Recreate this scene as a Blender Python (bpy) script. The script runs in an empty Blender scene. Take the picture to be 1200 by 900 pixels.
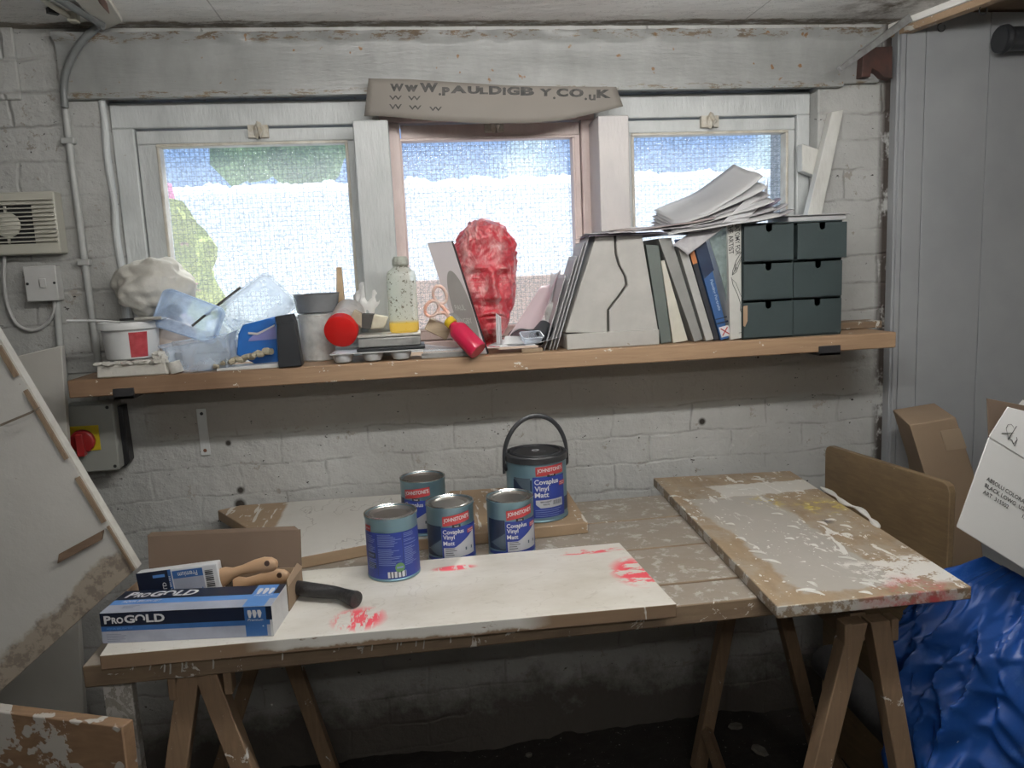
import bpy, bmesh, math, random
from mathutils import Vector, Matrix, noise
random.seed(7)
R = math.radians; PI = math.pi
scene = bpy.context.scene; COL = scene.collection
V = Vector

# ------------------------------------------------------------- camera
FPX = 900.0; CAMH = 1.45
yaw, pit, rol = R(7.2), R(8.3), R(2.6)
fwd = V((math.sin(yaw)*math.cos(pit), math.cos(yaw)*math.cos(pit), -math.sin(pit)))
r0 = V((math.cos(yaw), -math.sin(yaw), 0)); u0 = r0.cross(fwd)
rgt = r0*math.cos(rol) - u0*math.sin(rol); upv = u0*math.cos(rol) + r0*math.sin(rol)
cd = bpy.data.cameras.new('camera'); cam = bpy.data.objects.new('camera', cd); COL.objects.link(cam)
cam.matrix_world = Matrix.Translation((0, 0, CAMH)) @ Matrix((rgt, upv, -fwd)).transposed().to_4x4()
cd.sensor_width = 36; cd.lens = 27.0; cd.clip_start = 0.01
scene.camera = cam
def ray(px, py): return fwd + rgt*((px-600)/FPX) - upv*((py-450)/FPX)
def B(px, py, Y): d = ray(px, py); p = d*(Y/d.y); p.z += CAMH; return p     # point on the wall-parallel plane Y
def A(px, py, Z): d = ray(px, py); p = d*((Z-CAMH)/d.z); p.z += CAMH; return p  # point at height Z

# ------------------------------------------------------------- materials
class NT:
    def __init__(s, name):
        s.m = bpy.data.materials.new(name); s.m.use_nodes = True; s.t = s.m.node_tree; s.t.nodes.clear()
        s.o = s.t.nodes.new('ShaderNodeOutputMaterial'); s.b = s.new('ShaderNodeBsdfPrincipled')
        s.t.links.new(s.b.outputs[0], s.o.inputs[0])
    def new(s, typ, **kw):
        n = s.t.nodes.new(typ)
        for k, v in kw.items(): setattr(n, k, v)
        return n
    def put(s, sock, v):
        if v is None: return
        if isinstance(v, bpy.types.NodeSocket): s.t.links.new(v, sock)
        else:
            if sock.type == 'RGBA' and not hasattr(v, '__len__'): v = (v, v, v, 1)
            elif sock.type == 'RGBA' and len(v) == 3: v = (*v, 1)
            sock.default_value = v
    def tc(s, kind='Object'): return s.new('ShaderNodeTexCoord').outputs[kind]
    def map(s, v, scale=(1, 1, 1), rot=(0, 0, 0), loc=(0, 0, 0)):
        n = s.new('ShaderNodeMapping'); s.put(n.inputs[0], v); n.inputs['Scale'].default_value = scale
        n.inputs['Rotation'].default_value = rot; n.inputs['Location'].default_value = loc; return n.outputs[0]
    def noise(s, v, scale, detail=3, rough=.5, dist=0, out='Fac'):
        n = s.new('ShaderNodeTexNoise'); s.put(n.inputs['Vector'], v); n.inputs['Scale'].default_value = scale
        n.inputs['Detail'].default_value = detail; n.inputs['Roughness'].default_value = rough; n.inputs['Distortion'].default_value = dist
        return n.outputs[out]
    def vor(s, v, scale, out='Distance', feature='F1'):
        n = s.new('ShaderNodeTexVoronoi', feature=feature); s.put(n.inputs['Vector'], v); n.inputs['Scale'].default_value = scale
        return n.outputs[out]
    def ramp(s, f, stops, interp='LINEAR'):
        n = s.new('ShaderNodeValToRGB'); n.color_ramp.interpolation = interp; s.put(n.inputs[0], f)
        e = n.color_ramp.elements
        while len(e) < len(stops): e.new(.5)
        for i, (p, c) in enumerate(stops):
            e[i].position = p; e[i].color = (c, c, c, 1) if not hasattr(c, '__len__') else (*c[:3], 1)
        return n.outputs[0]
    def th(s, f, a, b): return s.ramp(f, [(a, 0), (b, 1)]) if a <= b else s.ramp(f, [(b, 1), (a, 0)])
    def math(s, op, a, b=None, clamp=False):
        n = s.new('ShaderNodeMath', operation=op, use_clamp=clamp); s.put(n.inputs[0], a); s.put(n.inputs[1], b); return n.outputs[0]
    def mix(s, f, a, b, bt='MIX'):
        n = s.new('ShaderNodeMix', data_type='RGBA', blend_type=bt); s.put(n.inputs[0], f); s.put(n.inputs[6], a); s.put(n.inputs[7], b); return n.outputs[2]
    def sep(s, v): n = s.new('ShaderNodeSeparateXYZ'); s.put(n.inputs[0], v); return n.outputs
    def comb(s, x, y, z=0.0):
        n = s.new('ShaderNodeCombineXYZ'); s.put(n.inputs[0], x); s.put(n.inputs[1], y); s.put(n.inputs[2], z); return n.outputs[0]
    def bump(s, h, strength=.5, dist=.01, nrm=None):
        n = s.new('ShaderNodeBump'); n.inputs['Strength'].default_value = strength; n.inputs['Distance'].default_value = dist
        s.put(n.inputs['Height'], h); s.put(n.inputs['Normal'], nrm); return n.outputs[0]
    def span(s, x, a, b, soft=.01):       # 1 inside [a,b]
        p = s.new('ShaderNodeMapRange'); s.put(p.inputs[0], x); p.inputs[1].default_value = a-soft; p.inputs[2].default_value = a+soft
        q = s.new('ShaderNodeMapRange'); s.put(q.inputs[0], x); q.inputs[1].default_value = b+soft; q.inputs[2].default_value = b-soft
        return s.math('MULTIPLY', p.outputs[0], q.outputs[0])
    def near(s, v, c, r0_, r1_):          # 1 near point c
        n = s.new('ShaderNodeVectorMath', operation='DISTANCE'); s.put(n.inputs[0], v); n.inputs[1].default_value = c
        p = s.new('ShaderNodeMapRange'); s.put(p.inputs[0], n.outputs['Value']); p.inputs[1].default_value = r1_; p.inputs[2].default_value = r0_
        return p.outputs[0]
    def done(s, col=None, rough=None, metal=None, nrm=None, **kw):
        s.put(s.b.inputs['Base Color'], col); s.put(s.b.inputs['Roughness'], rough); s.put(s.b.inputs['Metallic'], metal); s.put(s.b.inputs['Normal'], nrm)
        for k, v in kw.items(): s.put(s.b.inputs[k.replace('_', ' ')], v)
        return s.m

def M(name, c1, c2=None, ns=18, rough=.5, metal=0, bump=None, stretch=(1, 1, 1), spots=None, **kw):
    """plain material: base colour broken by noise, optional spots (scale, threshold, colour) and bump (scale, strength)"""
    t = NT(name); co = t.map(t.tc(), stretch)
    c2 = c2 or tuple(max(0, x*.82) for x in c1)
    col = t.mix(t.ramp(t.noise(co, ns, 4, .6), [(.35, 0), (.65, 1)]), c1, c2)
    if spots: col = t.mix(t.th(t.noise(co, spots[0], 3, .6), spots[1], spots[1]+.03), col, spots[2])
    n = t.bump(t.noise(co, bump[0], 4, .6), bump[1], .004) if bump else None
    r = t.math('ADD', t.math('MULTIPLY', t.noise(co, 9, 3), .2), rough-.1)
    return t.done(col, r, metal, n, **kw)

def m_wall():
    t = NT('painted brick'); o = t.tc(); x, y, z = t.sep(o)
    w = t.new('ShaderNodeVectorMath', operation='MULTIPLY_ADD'); t.put(w.inputs[0], t.noise(o, 5, 3, .6, 0, 'Color')); w.inputs[1].default_value = (.045, .05, .045); t.put(w.inputs[2], t.comb(x, z))
    br = t.new('ShaderNodeTexBrick'); t.put(br.inputs['Vector'], w.outputs[0]); br.inputs['Scale'].default_value = 1
    br.inputs['Brick Width'].default_value = .235; br.inputs['Row Height'].default_value = .082; br.inputs['Mortar Size'].default_value = .007; br.inputs['Mortar Smooth'].default_value = 1
    jo = br.outputs['Fac']
    base = t.mix(t.ramp(t.noise(o, 3, 5, .65), [(.3, 0), (.7, 1)]), (.47, .475, .465), (.35, .35, .335))
    # dirt along part of the joints
    jd = t.math('MULTIPLY', t.math('POWER', jo, 2.0), t.th(t.noise(o, 7, 4, .7), .44, .58))
    base = t.mix(t.math('MULTIPLY', jd, .42), base, (.09, .08, .07))
    band = t.math('MULTIPLY', t.span(z, 1.045, 1.25, .012), t.span(x, -.72, 1.3, .03))     # smooth cement band with the shelf's cast shadow painted into its colour
    base = t.mix(t.math('MULTIPLY', band, .8), base, t.mix(t.noise(o, 9, 4, .7), (.27, .245, .21), (.34, .32, .29)))
    base = t.mix(t.th(t.noise(o, 17, 5, .75), .62, .66), base, (.30, .28, .25))
    base = t.mix(t.th(t.noise(t.map(o, (1, 1, 1.6)), 34, 3, .8), .675, .70), base, (.035, .03, .028))
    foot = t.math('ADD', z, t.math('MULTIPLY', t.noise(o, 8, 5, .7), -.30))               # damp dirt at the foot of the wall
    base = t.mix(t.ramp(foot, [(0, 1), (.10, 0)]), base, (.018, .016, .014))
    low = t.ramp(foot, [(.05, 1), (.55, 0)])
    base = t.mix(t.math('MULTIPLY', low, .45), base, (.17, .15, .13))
    for c, r1 in (((-.52, 2.15, 1.02), .010), ((-.50, 2.15, .885), .013), ((-.505, 2.15, .845), .020), ((.835, 2.15, .985), .014)):
        base = t.mix(t.near(o, c, r1*.5, r1), base, (.03, .025, .02))
    edge = t.math('MULTIPLY', t.span(x, 1.385, 1.43, .012), t.th(t.noise(t.map(o, (1, 1, .7)), 16, 4, .7), .40, .5))
    base = t.mix(edge, base, (.045, .035, .03))
    lowz = t.ramp(z, [(0, .30), (1, .30)]); mz_ = t.new('ShaderNodeMapRange'); t.put(mz_.inputs[0], z); mz_.inputs[1].default_value = 1.15; mz_.inputs[2].default_value = 1.3; mz_.inputs[3].default_value = .38; mz_.inputs[4].default_value = 1
    jo = t.math('MULTIPLY', jo, t.math('MULTIPLY', mz_.outputs[0], t.math('SUBTRACT', 1.0, t.math('MULTIPLY', band, .9))))
    h = t.math('ADD', t.math('MULTIPLY', t.math('MULTIPLY', jo, t.th(t.noise(o, 2.3, 3, .6), .42, .66)), -.5), t.math('MULTIPLY', t.noise(o, 10, 6, .6), 1.3))
    n = t.bump(h, .7, .014); n = t.bump(t.noise(t.map(o, (1, 1, 2)), 70, 4, .6), .3, .003, n)
    return t.done(base, .62, 0, n)
def m_floor():
    t = NT('soil floor'); o = t.tc()
    c = t.mix(t.noise(o, 12, 6, .7), (.012, .010, .009), (.05, .04, .033))
    c = t.mix(t.th(t.noise(o, 75, 4, .7), .66, .69), c, (.28, .26, .23))
    c = t.mix(t.th(t.noise(o, 22, 5, .8), .68, .70), c, (.33, .31, .28))
    return t.done(c, .9, 0, t.bump(t.noise(o, 45, 6, .8), .9, .02))
def m_ceiling():
    t = NT('ceiling paint'); o = t.tc(); x, y, z = t.sep(o)
    c = t.mix(t.ramp(t.noise(o, 2.5, 5, .6), [(.3, 0), (.7, 1)]), (.88, .87, .845), (.74, .73, .70))
    crack = t.th(t.math('ABSOLUTE', t.math('SUBTRACT', t.noise(t.map(o, (1, 6, 1)), 3.4, 6, .7), .5)), .004, .0)
    nearw = t.ramp(y, [(0, 0), (1, 1)]); nearw = t.span(y, 1.85, 2.4, .06)
    c = t.mix(t.math('MULTIPLY', t.math('MULTIPLY', crack, nearw), .8), c, (.06, .05, .045))
    edge = t.math('MULTIPLY', t.span(t.math('ADD', y, t.math('MULTIPLY', t.noise(o, 9, 5, .7), .07)), 2.135, 2.6, .006), t.th(t.noise(t.map(o, (1, 3, 1)), 14, 5, .75), .36, .5))
    c = t.mix(t.math('MULTIPLY', edge, .85), c, t.mix(t.noise(o, 20, 4), (.30, .23, .15), (.05, .04, .03)))
    for xs in (-.42, .95): c = t.mix(t.math('MULTIPLY', t.span(x, xs-.0015, xs+.0015, .001), .6), c, (.2, .19, .17))
    c = t.mix(t.math('MULTIPLY', t.near(o, (1.32, 1.98, 2.1), .02, .24), t.th(t.noise(o, 12, 5, .7), .42, .6)), c, (.16, .13, .10))
    return t.done(c, .6, 0, t.bump(t.noise(t.map(o, (1, 2, 1)), 9, 6, .6), .5, .01))
def m_paintwood(name, c1, c2, rust=False, pink=False):
    t = NT(name); o = t.tc()
    c = t.mix(t.ramp(t.noise(t.map(o, (2, 1, 1)), 7, 5, .6), [(.35, 0), (.7, 1)]), c1, c2)
    c = t.mix(t.th(t.noise(o, 24, 5, .8), .68, .71), c, (.30, .26, .20))
    if rust:
        c = t.mix(t.th(t.math('ADD', t.noise(o, 38, 2, .5), t.math('MULTIPLY', t.noise(t.map(o, (.5, 1, 1)), 6, 3), .30)), .83, .87), c, (.22, .12, .055))
        x, y, z = t.sep(o)
        e = t.math('MULTIPLY', t.math('SUBTRACT', 1.0, t.span(t.math('ADD', z, t.math('MULTIPLY', t.noise(o, 14, 4), .02)), 1.951, 2.072, .004)), t.th(t.noise(t.map(o, (1, 1, 4)), 22, 5, .8), .52, .58))
        c = t.mix(t.math('MULTIPLY', e, .9), c, t.mix(t.noise(o, 30, 3), (.25, .17, .09), (.04, .03, .025)))
    n = t.bump(t.noise(t.map(o, (1, 1, 5) if not pink else (5, 1, 1)), 22, 5, .6), .45, .004)
    n = t.bump(t.noise(o, 6, 3, .6), .3, .012, n)
    return t.done(c, .42, 0, n)
def m_timber(name, c1, c2, axis=0, splat=None, splatcol=(.62, .61, .57), extra=None, rough=.6):
    """wood with grain along axis, splat = (scale, threshold) for dried paint spatter"""
    t = NT(name); o = t.tc(); st = [5, 5, 5]; st[axis] = .45
    g = t.noise(t.map(o, st), 14, 6, .65, 1.2)
    c = t.mix(t.ramp(g, [(.3, 0), (.7, 1)]), c1, c2)
    kn = t.th(t.vor(t.map(o, (1.3, 1.3, 1.3)), 5), .11, .05)
    c = t.mix(t.math('MULTIPLY', kn, .8), c, tuple(v*.3 for v in c2))
    c = t.mix(t.math('MULTIPLY', t.ramp(t.noise(o, 4, 5, .7), [(.4, 0), (.75, 1)]), .45), c, tuple(v*.45 for v in c2))
    h = g
    if splat:
        sp = t.th(t.noise(t.map(o, (1, 1, 1)), splat[0], 5, .7, .6), splat[1], splat[1]+.02)
        sp2 = t.th(t.noise(o, splat[0]*5, 2, .5), splat[1]+.13, splat[1]+.15)
        sp = t.math('MAXIMUM', sp, sp2)
        c = t.mix(sp, c, splatcol); h = t.math('ADD', t.math('MULTIPLY', g, .3), sp)
    if extra: c = extra(t, o, c)
    return t.done(c, rough, 0, t.bump(h, .35, .003))
def m_clear(name, col, body=.25, rough=.12):
    """thin clear or milky plastic: part see-through, part scattering"""
    t = NT(name); o = t.tc()
    tr = t.new('ShaderNodeBsdfTransparent'); t.put(tr.inputs[0], (.93, .95, .96))
    tl = t.new('ShaderNodeBsdfTranslucent'); t.put(tl.inputs[0], col)
    t.done(col, rough, 0, t.bump(t.noise(o, 40, 4, .6), .25, .004)); t.put(t.b.inputs['Specular IOR Level'], .8)
    m1 = t.new('ShaderNodeMixShader'); m1.inputs[0].default_value = .45; t.t.links.new(t.b.outputs[0], m1.inputs[1]); t.t.links.new(tl.outputs[0], m1.inputs[2])
    m2 = t.new('ShaderNodeMixShader'); fr = t.new('ShaderNodeLayerWeight'); fr.inputs[0].default_value = .35
    f = t.math('ADD', t.math('MULTIPLY', fr.outputs['Facing'], .45), t.math('MULTIPLY', t.noise(o, 25, 4, .6), body*2), clamp=True)
    t.t.links.new(f, m2.inputs[0]); t.t.links.new(tr.outputs[0], m2.inputs[1]); t.t.links.new(m1.outputs[0], m2.inputs[2])
    t.t.links.new(m2.outputs[0], t.o.inputs[0]); return t.m
def m_glass():
    t = NT('wired obscured glass'); o = t.tc(); x, y, z = t.sep(o)
    co = t.comb(x, z)
    peb = t.vor(co, 260, 'Color'); pv = t.sep(peb)[0]
    w = t.noise(co, 30, 2)
    def line(c):
        c = t.math('ADD', c, t.math('MULTIPLY', w, .003))
        return t.th(t.math('ABSOLUTE', t.math('SUBTRACT', t.math('FRACT', t.math('DIVIDE', c, .0127)), .5)), .06, .035)
    wire = t.math('MAXIMUM', line(x), line(z))
    tint = t.ramp(pv, [(0, (.62, .66, .68)), (.5, (.86, .88, .88)), (1, (1, 1, 1))])
    tint = t.mix(t.math('MULTIPLY', wire, .6), tint, (.30, .33, .34))
    tr = t.new('ShaderNodeBsdfTransparent'); t.put(tr.inputs[0], tint)
    tl = t.new('ShaderNodeBsdfTranslucent'); t.put(tl.inputs[0], (.9, .93, .95))
    gl = t.new('ShaderNodeBsdfGlossy'); gl.inputs['Roughness'].default_value = .15; t.put(gl.inputs['Normal'], t.bump(t.vor(co, 260), .4, .002))
    a = t.new('ShaderNodeMixShader'); a.inputs[0].default_value = .11; t.t.links.new(tr.outputs[0], a.inputs[1]); t.t.links.new(tl.outputs[0], a.inputs[2])
    b = t.new('ShaderNodeMixShader'); b.inputs[0].default_value = .03; t.t.links.new(a.outputs[0], b.inputs[1]); t.t.links.new(gl.outputs[0], b.inputs[2])
    t.t.links.new(b.outputs[0], t.o.inputs[0]); t.t.nodes.remove(t.b); return t.m

# ------------------------------------------------------------- geometry collector
class G:
    def __init__(s): s.bm = bmesh.new()
    def poly(s, pts, mi=0):
        try: f = s.bm.faces.new([s.bm.verts.new(p) for p in pts]); f.material_index = mi
        except ValueError: pass
    def box(s, x0, x1, y0, y1, z0, z1, mi=0, T=None):
        return s.hexa([V((x0, y0, z0)), V((x1, y0, z0)), V((x1, y1, z0)), V((x0, y1, z0))], [V((x0, y0, z1)), V((x1, y0, z1)), V((x1, y1, z1)), V((x0, y1, z1))], mi, T)
    def hexa(s, bot, top, mi=0, T=None):
        n = len(bot); b = [s.bm.verts.new(T @ p if T else p) for p in bot]; t = [s.bm.verts.new(T @ p if T else p) for p in top]
        fs = [s.bm.faces.new(b[::-1]), s.bm.faces.new(t)] + [s.bm.faces.new((b[i], b[(i+1) % n], t[(i+1) % n], t[i])) for i in range(n)]
        for f in fs: f.material_index = mi
        return s
    def prism(s, pts, ext, mi=0):
        pts = [V(p) for p in pts]; return s.hexa(pts, [p+V(ext) for p in pts], mi)
    def lathe(s, prof, seg=40, T=None, mi=0, cap=(True, True), squash=1.0):
        T = T or Matrix(); rings = []
        for r, z in prof: rings.append([s.bm.verts.new(T @ V((r*math.cos(2*PI*k/seg), squash*r*math.sin(2*PI*k/seg), z))) for k in range(seg)])
        for a, b in zip(rings, rings[1:]):
            for k in range(seg): f = s.bm.faces.new((a[k], a[(k+1) % seg], b[(k+1) % seg], b[k])); f.material_index = mi; f.smooth = True
        if cap[0]: s.bm.faces.new(rings[0][::-1]).material_index = mi
        if cap[1]: s.bm.faces.new(rings[-1]).material_index = mi
        return s
    def tube(s, pts, r, seg=12, mi=0, caps=True, flat=1.0, closed=False):
        pts = [V(p) for p in pts]; rr = r if hasattr(r, '__len__') else [r]*len(pts); rings = []; n = len(pts); up = V((0.03, .05, 1))
        for i, p in enumerate(pts):
            d = (pts[(i+1) % n]-pts[i-1]) if closed else (pts[min(i+1, n-1)]-pts[max(i-1, 0)])
            d.normalize(); a = d.cross(up)
            if a.length < .05: a = d.cross(V((1, 0, 0)))
            a.normalize(); b = a.cross(d)
            rings.append([s.bm.verts.new(p + a*(math.cos(2*PI*k/seg)*rr[i]) + b*(math.sin(2*PI*k/seg)*rr[i]*flat)) for k in range(seg)])
        for i in range(n if closed else n-1):
            a, b = rings[i], rings[(i+1) % n]
            for k in range(seg): f = s.bm.faces.new((a[k], a[(k+1) % seg], b[(k+1) % seg], b[k])); f.material_index = mi; f.smooth = True
        if caps and not closed: s.bm.faces.new(rings[0][::-1]).material_index = mi; s.bm.faces.new(rings[-1]).material_index = mi
        return s
    def grid(s, nu, nv, fn, mi=0, wrap=False):
        vs = [[s.bm.verts.new(fn(i/nu, j/nv)) for i in range(nu if wrap else nu+1)] for j in range(nv+1)]
        for j in range(nv):
            for i in range(nu):
                i2 = (i+1) % nu if wrap else i+1
                f = s.bm.faces.new((vs[j][i], vs[j][i2], vs[j+1][i2], vs[j+1][i])); f.material_index = mi; f.smooth = True
        return s
    def blob(s, c, rad, amp=.1, freq=1.5, sub=4, mi=0, seed=0, T=None):
        t = bmesh.new(); bmesh.ops.create_icosphere(t, subdivisions=sub, radius=1); mp = {}
        for v in t.verts:
            p = v.co.copy(); k = 1+amp*(noise.noise(p*freq+V((seed, seed*2, 0)))+.5*noise.noise(p*freq*2.3+V((0, seed, 5))))
            q = V((p.x*rad[0]*k, p.y*rad[1]*k, p.z*rad[2]*k)); q = T @ q if T else q; mp[v.index] = s.bm.verts.new(q+V(c))
        for f in t.faces: g = s.bm.faces.new([mp[v.index] for v in f.verts]); g.material_index = mi; g.smooth = True
        t.free(); return s
    def text(s, txt, w, h, fn, mi=0, bold=0.0, flip=False):
        cu = bpy.data.curves.new('t', 'FONT'); cu.body = txt; cu.offset = bold; cu.resolution_u = 3; ob = bpy.data.objects.new('t', cu); COL.objects.link(ob)
        me = bpy.data.meshes.new_from_object(ob)
        xs = [v.co.x for v in me.vertices]; ys = [v.co.y for v in me.vertices]
        if xs:
            x0, x1, y0, y1 = min(xs), max(xs), min(ys), max(ys)
            mp = [s.bm.verts.new(fn((v.co.x-x0)/(x1-x0)*w, (v.co.y-y0)/max(y1-y0, 1e-6)*h)) for v in me.vertices]
            for p in me.polygons:
                try: f = s.bm.faces.new([mp[i] for i in p.vertices]); f.material_index = mi
                except ValueError: pass
        bpy.data.meshes.remove(me); bpy.data.objects.remove(ob); bpy.data.curves.remove(cu)
    def out(s, name, mats, parent=None, bevel=0, solid=0, ang=35, sub=0, norm=True, seg=2):
        if norm: bmesh.ops.recalc_face_normals(s.bm, faces=s.bm.faces[:])
        me = bpy.data.meshes.new(name); s.bm.to_mesh(me); s.bm.free()
        if parent is not None: off = parent_origin(parent)
        elif STRUCT[0]: off = V((0, 0, 0))
        else:
            cs = [v.co for v in me.vertices]
            off = V(((min(c.x for c in cs)+max(c.x for c in cs))/2, (min(c.y for c in cs)+max(c.y for c in cs))/2, min(c.z for c in cs)))
        me.transform(Matrix.Translation(-off))
        for m in (mats if isinstance(mats, (list, tuple)) else [mats]): me.materials.append(m)
        me.polygons.foreach_set('use_smooth', [True]*len(me.polygons)); me.set_sharp_from_angle(angle=R(ang)); me.update()
        o = bpy.data.objects.new(name, me); COL.objects.link(o)
        if parent is not None: o.parent = parent; 
        else: o.location = off
        if parent is not None: o['_o'] = list(off)
        else: o['_o'] = list(off)
        if solid: md = o.modifiers.new('s', 'SOLIDIFY'); md.thickness = solid; md.offset = 0
        if bevel: md = o.modifiers.new('b', 'BEVEL'); md.width = bevel; md.segments = seg; md.limit_method = 'ANGLE'; md.angle_limit = R(40)
        if sub: md = o.modifiers.new('d', 'SUBSURF'); md.levels = md.render_levels = sub
        return o
STRUCT = [False]
def parent_origin(p): return V(p['_o'])
def thing(name, loc, label, cat, group=None):
    o = bpy.data.objects.new(name, None); COL.objects.link(o); o.location = loc; o['_o'] = list(loc); return tag(o, label, cat, group)
def tag(o, label, cat, group=None, kind=None):
    o['label'] = label; o['category'] = cat
    if group: o['group'] = group
    if kind: o['kind'] = kind
    return o
def struct(g, name, mats, bevel=0, parent=None, **k):
    STRUCT[0] = True; o = g.out(name, mats, parent, bevel, **k); STRUCT[0] = False
    if parent is None: o['kind'] = 'structure'
    return o
def rotm(c, rx=0, ry=0, rz=0): return Matrix.Translation(c) @ Matrix.Rotation(R(rz), 4, 'Z') @ Matrix.Rotation(R(ry), 4, 'Y') @ Matrix.Rotation(R(rx), 4, 'X')
def axis_m(a, b):   # matrix taking z axis to a->b
    d = (V(b)-V(a)); return Matrix.Translation(a) @ d.to_track_quat('Z', 'Y').to_matrix().to_4x4()
def smooth(pts, n=8):
    pts = [V(p) for p in pts]; P = [pts[0]*2-pts[1]]+pts+[pts[-1]*2-pts[-2]]; o = []
    for i in range(1, len(P)-2):
        for k in range(n):
            t = k/n; a, b, c, d = P[i-1:i+3]
            o.append(.5*((2*b)+(c-a)*t+(2*a-5*b+4*c-d)*t*t+(3*b-a-3*c+d)*t**3))
    return o+[pts[-1]]
LP1, LP2, EXPO = 74, 40, 0.0

# ============================================================= THE ROOM
W = 2.15; SZ = 1.242; BZ = .82
WALL = m_wall(); FLOOR = m_floor(); CEIL = m_ceiling()
LINT = m_paintwood('lintel paint', (.30, .305, .30), (.23, .235, .23), rust=True)
FRAME = m_paintwood('window frame gloss', (.56, .58, .58), (.44, .46, .46), pink=True)
FRAMEP = m_paintwood('pinkish frame gloss', (.66, .55, .52), (.55, .45, .43), pink=True)
PANEL = M('grey panel paint', (.34, .352, .362), (.29, .30, .312), ns=3, rough=.5, bump=(60, .1))
SIDEW = M('plain wall paint', (.50, .49, .47), ns=4, rough=.7, bump=(30, .3))

g = G()
g.box(-2.4, 2.4, W, W+.3, -.1, 1.235)
g.box(-2.4, -.745, W, W+.3, 1.235, 2.2); g.box(1.19, 2.4, W, W+.3, 1.235, 2.2); g.box(-.745, 1.19, W, W+.3, 2.06, 2.2)
g.box(-2.4, -.93, W-.012, W, 1.93, 2.2)
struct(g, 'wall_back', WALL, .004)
g = G()
def fl(u, v):
    x = -2.4+4.8*u; y = -1.7+3.9*v; z = .012*noise.noise(V((x*4, y*4, 0)))+.006*noise.noise(V((x*15, y*15, 3)))
    if y > 1.75: z += .05*((y-1.75)/.4)**2*(.7+.6*noise.noise(V((x*3, 0, 7))))+.012*noise.noise(V((x*22, y*22, 3)))
    return V((x, y, z))
g.grid(200, 170, fl); struct(g, 'floor', FLOOR, ang=80)
g = G(); g.box(-2.4, 1.50, -1.7, W+.2, 2.10, 2.2); struct(g, 'ceiling', CEIL)
OSB = m_timber('brown ceiling board', (.33, .24, .16), (.26, .18, .12), 1)
g = G(); g.box(1.50, 2.4, -1.7, W+.2, 2.125, 2.2); struct(g, 'ceiling', OSB)
g = G(); g.box(-2.5, -2.4, -1.7, W+.3, -.1, 2.2); struct(g, 'wall_left', SIDEW)
g = G(); g.box(2.4, 2.5, -1.7, W+.3, -.1, 2.2); struct(g, 'wall_right', SIDEW)
g = G(); g.box(-2.4, 2.4, -1.8, -1.7, -.1, 2.2); struct(g, 'wall_front', SIDEW)
# concrete lintel over the windows with its crumbling ledge
g = G()
def lin(u, v):
    x = -.83+2.19*u; z = 1.936+.144*v; y = 2.128+.004*noise.noise(V((x*6, z*20, 0)))
    if v > .82: y -= .018*(v-.82)/.18+.012*noise.noise(V((x*18, z*60, 1)))
    return V((x, y, z))
g.grid(260, 16, lin); g.box(-.83, 1.36, 2.134, 2.30, 1.936, 2.085)
g.box(-.83, 1.25, 2.120, 2.14, 1.926, 1.938)
struct(g, 'trim_1', LINT, ang=70)

# windows: outer frame, sash, beads, pane, latch
GLASS = m_glass(); RUSTY = M('painted latch', (.56, .54, .49), (.42, .37, .29), ns=60, rough=.5, bump=(80, .5))
BEAD = M('yellowed bead paint', (.62, .59, .52), (.48, .44, .37), ns=30, rough=.4)
def window(n, x0, x1, gx0, gx1, latch, mat, pink=False):
    g = G(); zt, zb = 1.93, 1.235; ya, yb = 2.195, 2.28
    g.box(x0, x1, ya, yb, 1.865, zt); g.box(x0, x0+.055, ya, yb, zb, 1.866); g.box(x1-.04, x1, ya, yb, zb, 1.866); g.box(x0, x1, ya, yb, zb, zb+.03)
    fr = struct(g, 'window_%d' % n, mat, .004)
    s0, s1 = x0+.057, x1-.042; g = G(); ya = 2.203
    gz0, gz1 = 1.30, 1.817
    g.box(s0, s1, ya, 2.26, gz1+.008, 1.860); g.box(s0, s1, ya, 2.26, 1.268, gz0)
    g.box(s0, gx0-.005, ya, 2.26, gz0, gz1+.008); g.box(gx1+.005, s1, ya, 2.26, gz0, gz1+.008)
    struct(g, 'sash', mat, .003, fr)
    g = G(); b = .008
    g.box(gx0-b, gx1+b, ya-.004, 2.235, gz1, gz1+b); g.box(gx0-b, gx1+b, ya-.004, 2.235, gz0-b, gz0)
    g.box(gx0-b, gx0, ya-.004, 2.235, gz0, gz1); g.box(gx1, gx1+b, ya-.004, 2.235, gz0, gz1)
    struct(g, 'bead', BEAD if not pink else FRAMEP, .002, fr)
    g = G(); g.box(gx0-.004, gx1+.004, 2.236, 2.242, gz0-.004, gz1+.004); struct(g, 'pane', GLASS, 0, fr)
    g = G(); c = V((latch, 2.198, 1.853)); g.box(c.x-.028, c.x+.024, 2.19, 2.204, c.z-.018, c.z+.014)
    g.blob(c+V((0, -.010, 0)), (.012, .008, .022), .3, 2, 3); g.tube([c+V((0, -.014, .012)), c+V((.006, -.022, -.004)), c+V((.002, -.018, -.022))], [.006, .007, .003])
    struct(g, 'latch', RUSTY, 0, fr)
window(1, -.745, -.055, -.632, -.150, -.372, FRAME)
window(2, -.055, .545, .003, .480, .262, FRAMEP, True)
window(3, .545, 1.19, .66, 1.118, .885, FRAME)
# mullion posts standing proud of the frames
POST = m_paintwood('post paint', (.47, .49, .49), (.40, .42, .42), pink=True)
g = G(); g.box(-.119, -.029, 2.085, 2.22, 1.235, 1.853); struct(g, 'trim_2', POST, .003)
g = G(); g.box(.528, .612, 2.085, 2.22, 1.235, 1.853); struct(g, 'trim_3', m_paintwood('warm post paint', (.52, .49, .48), (.45, .43, .43), pink=True), .003)
g = G(); g.box(-.745, 1.19, 2.14, 2.26, 1.20, 1.243); struct(g, 'trim_4', FRAME, .003)      # window sill board
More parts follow.
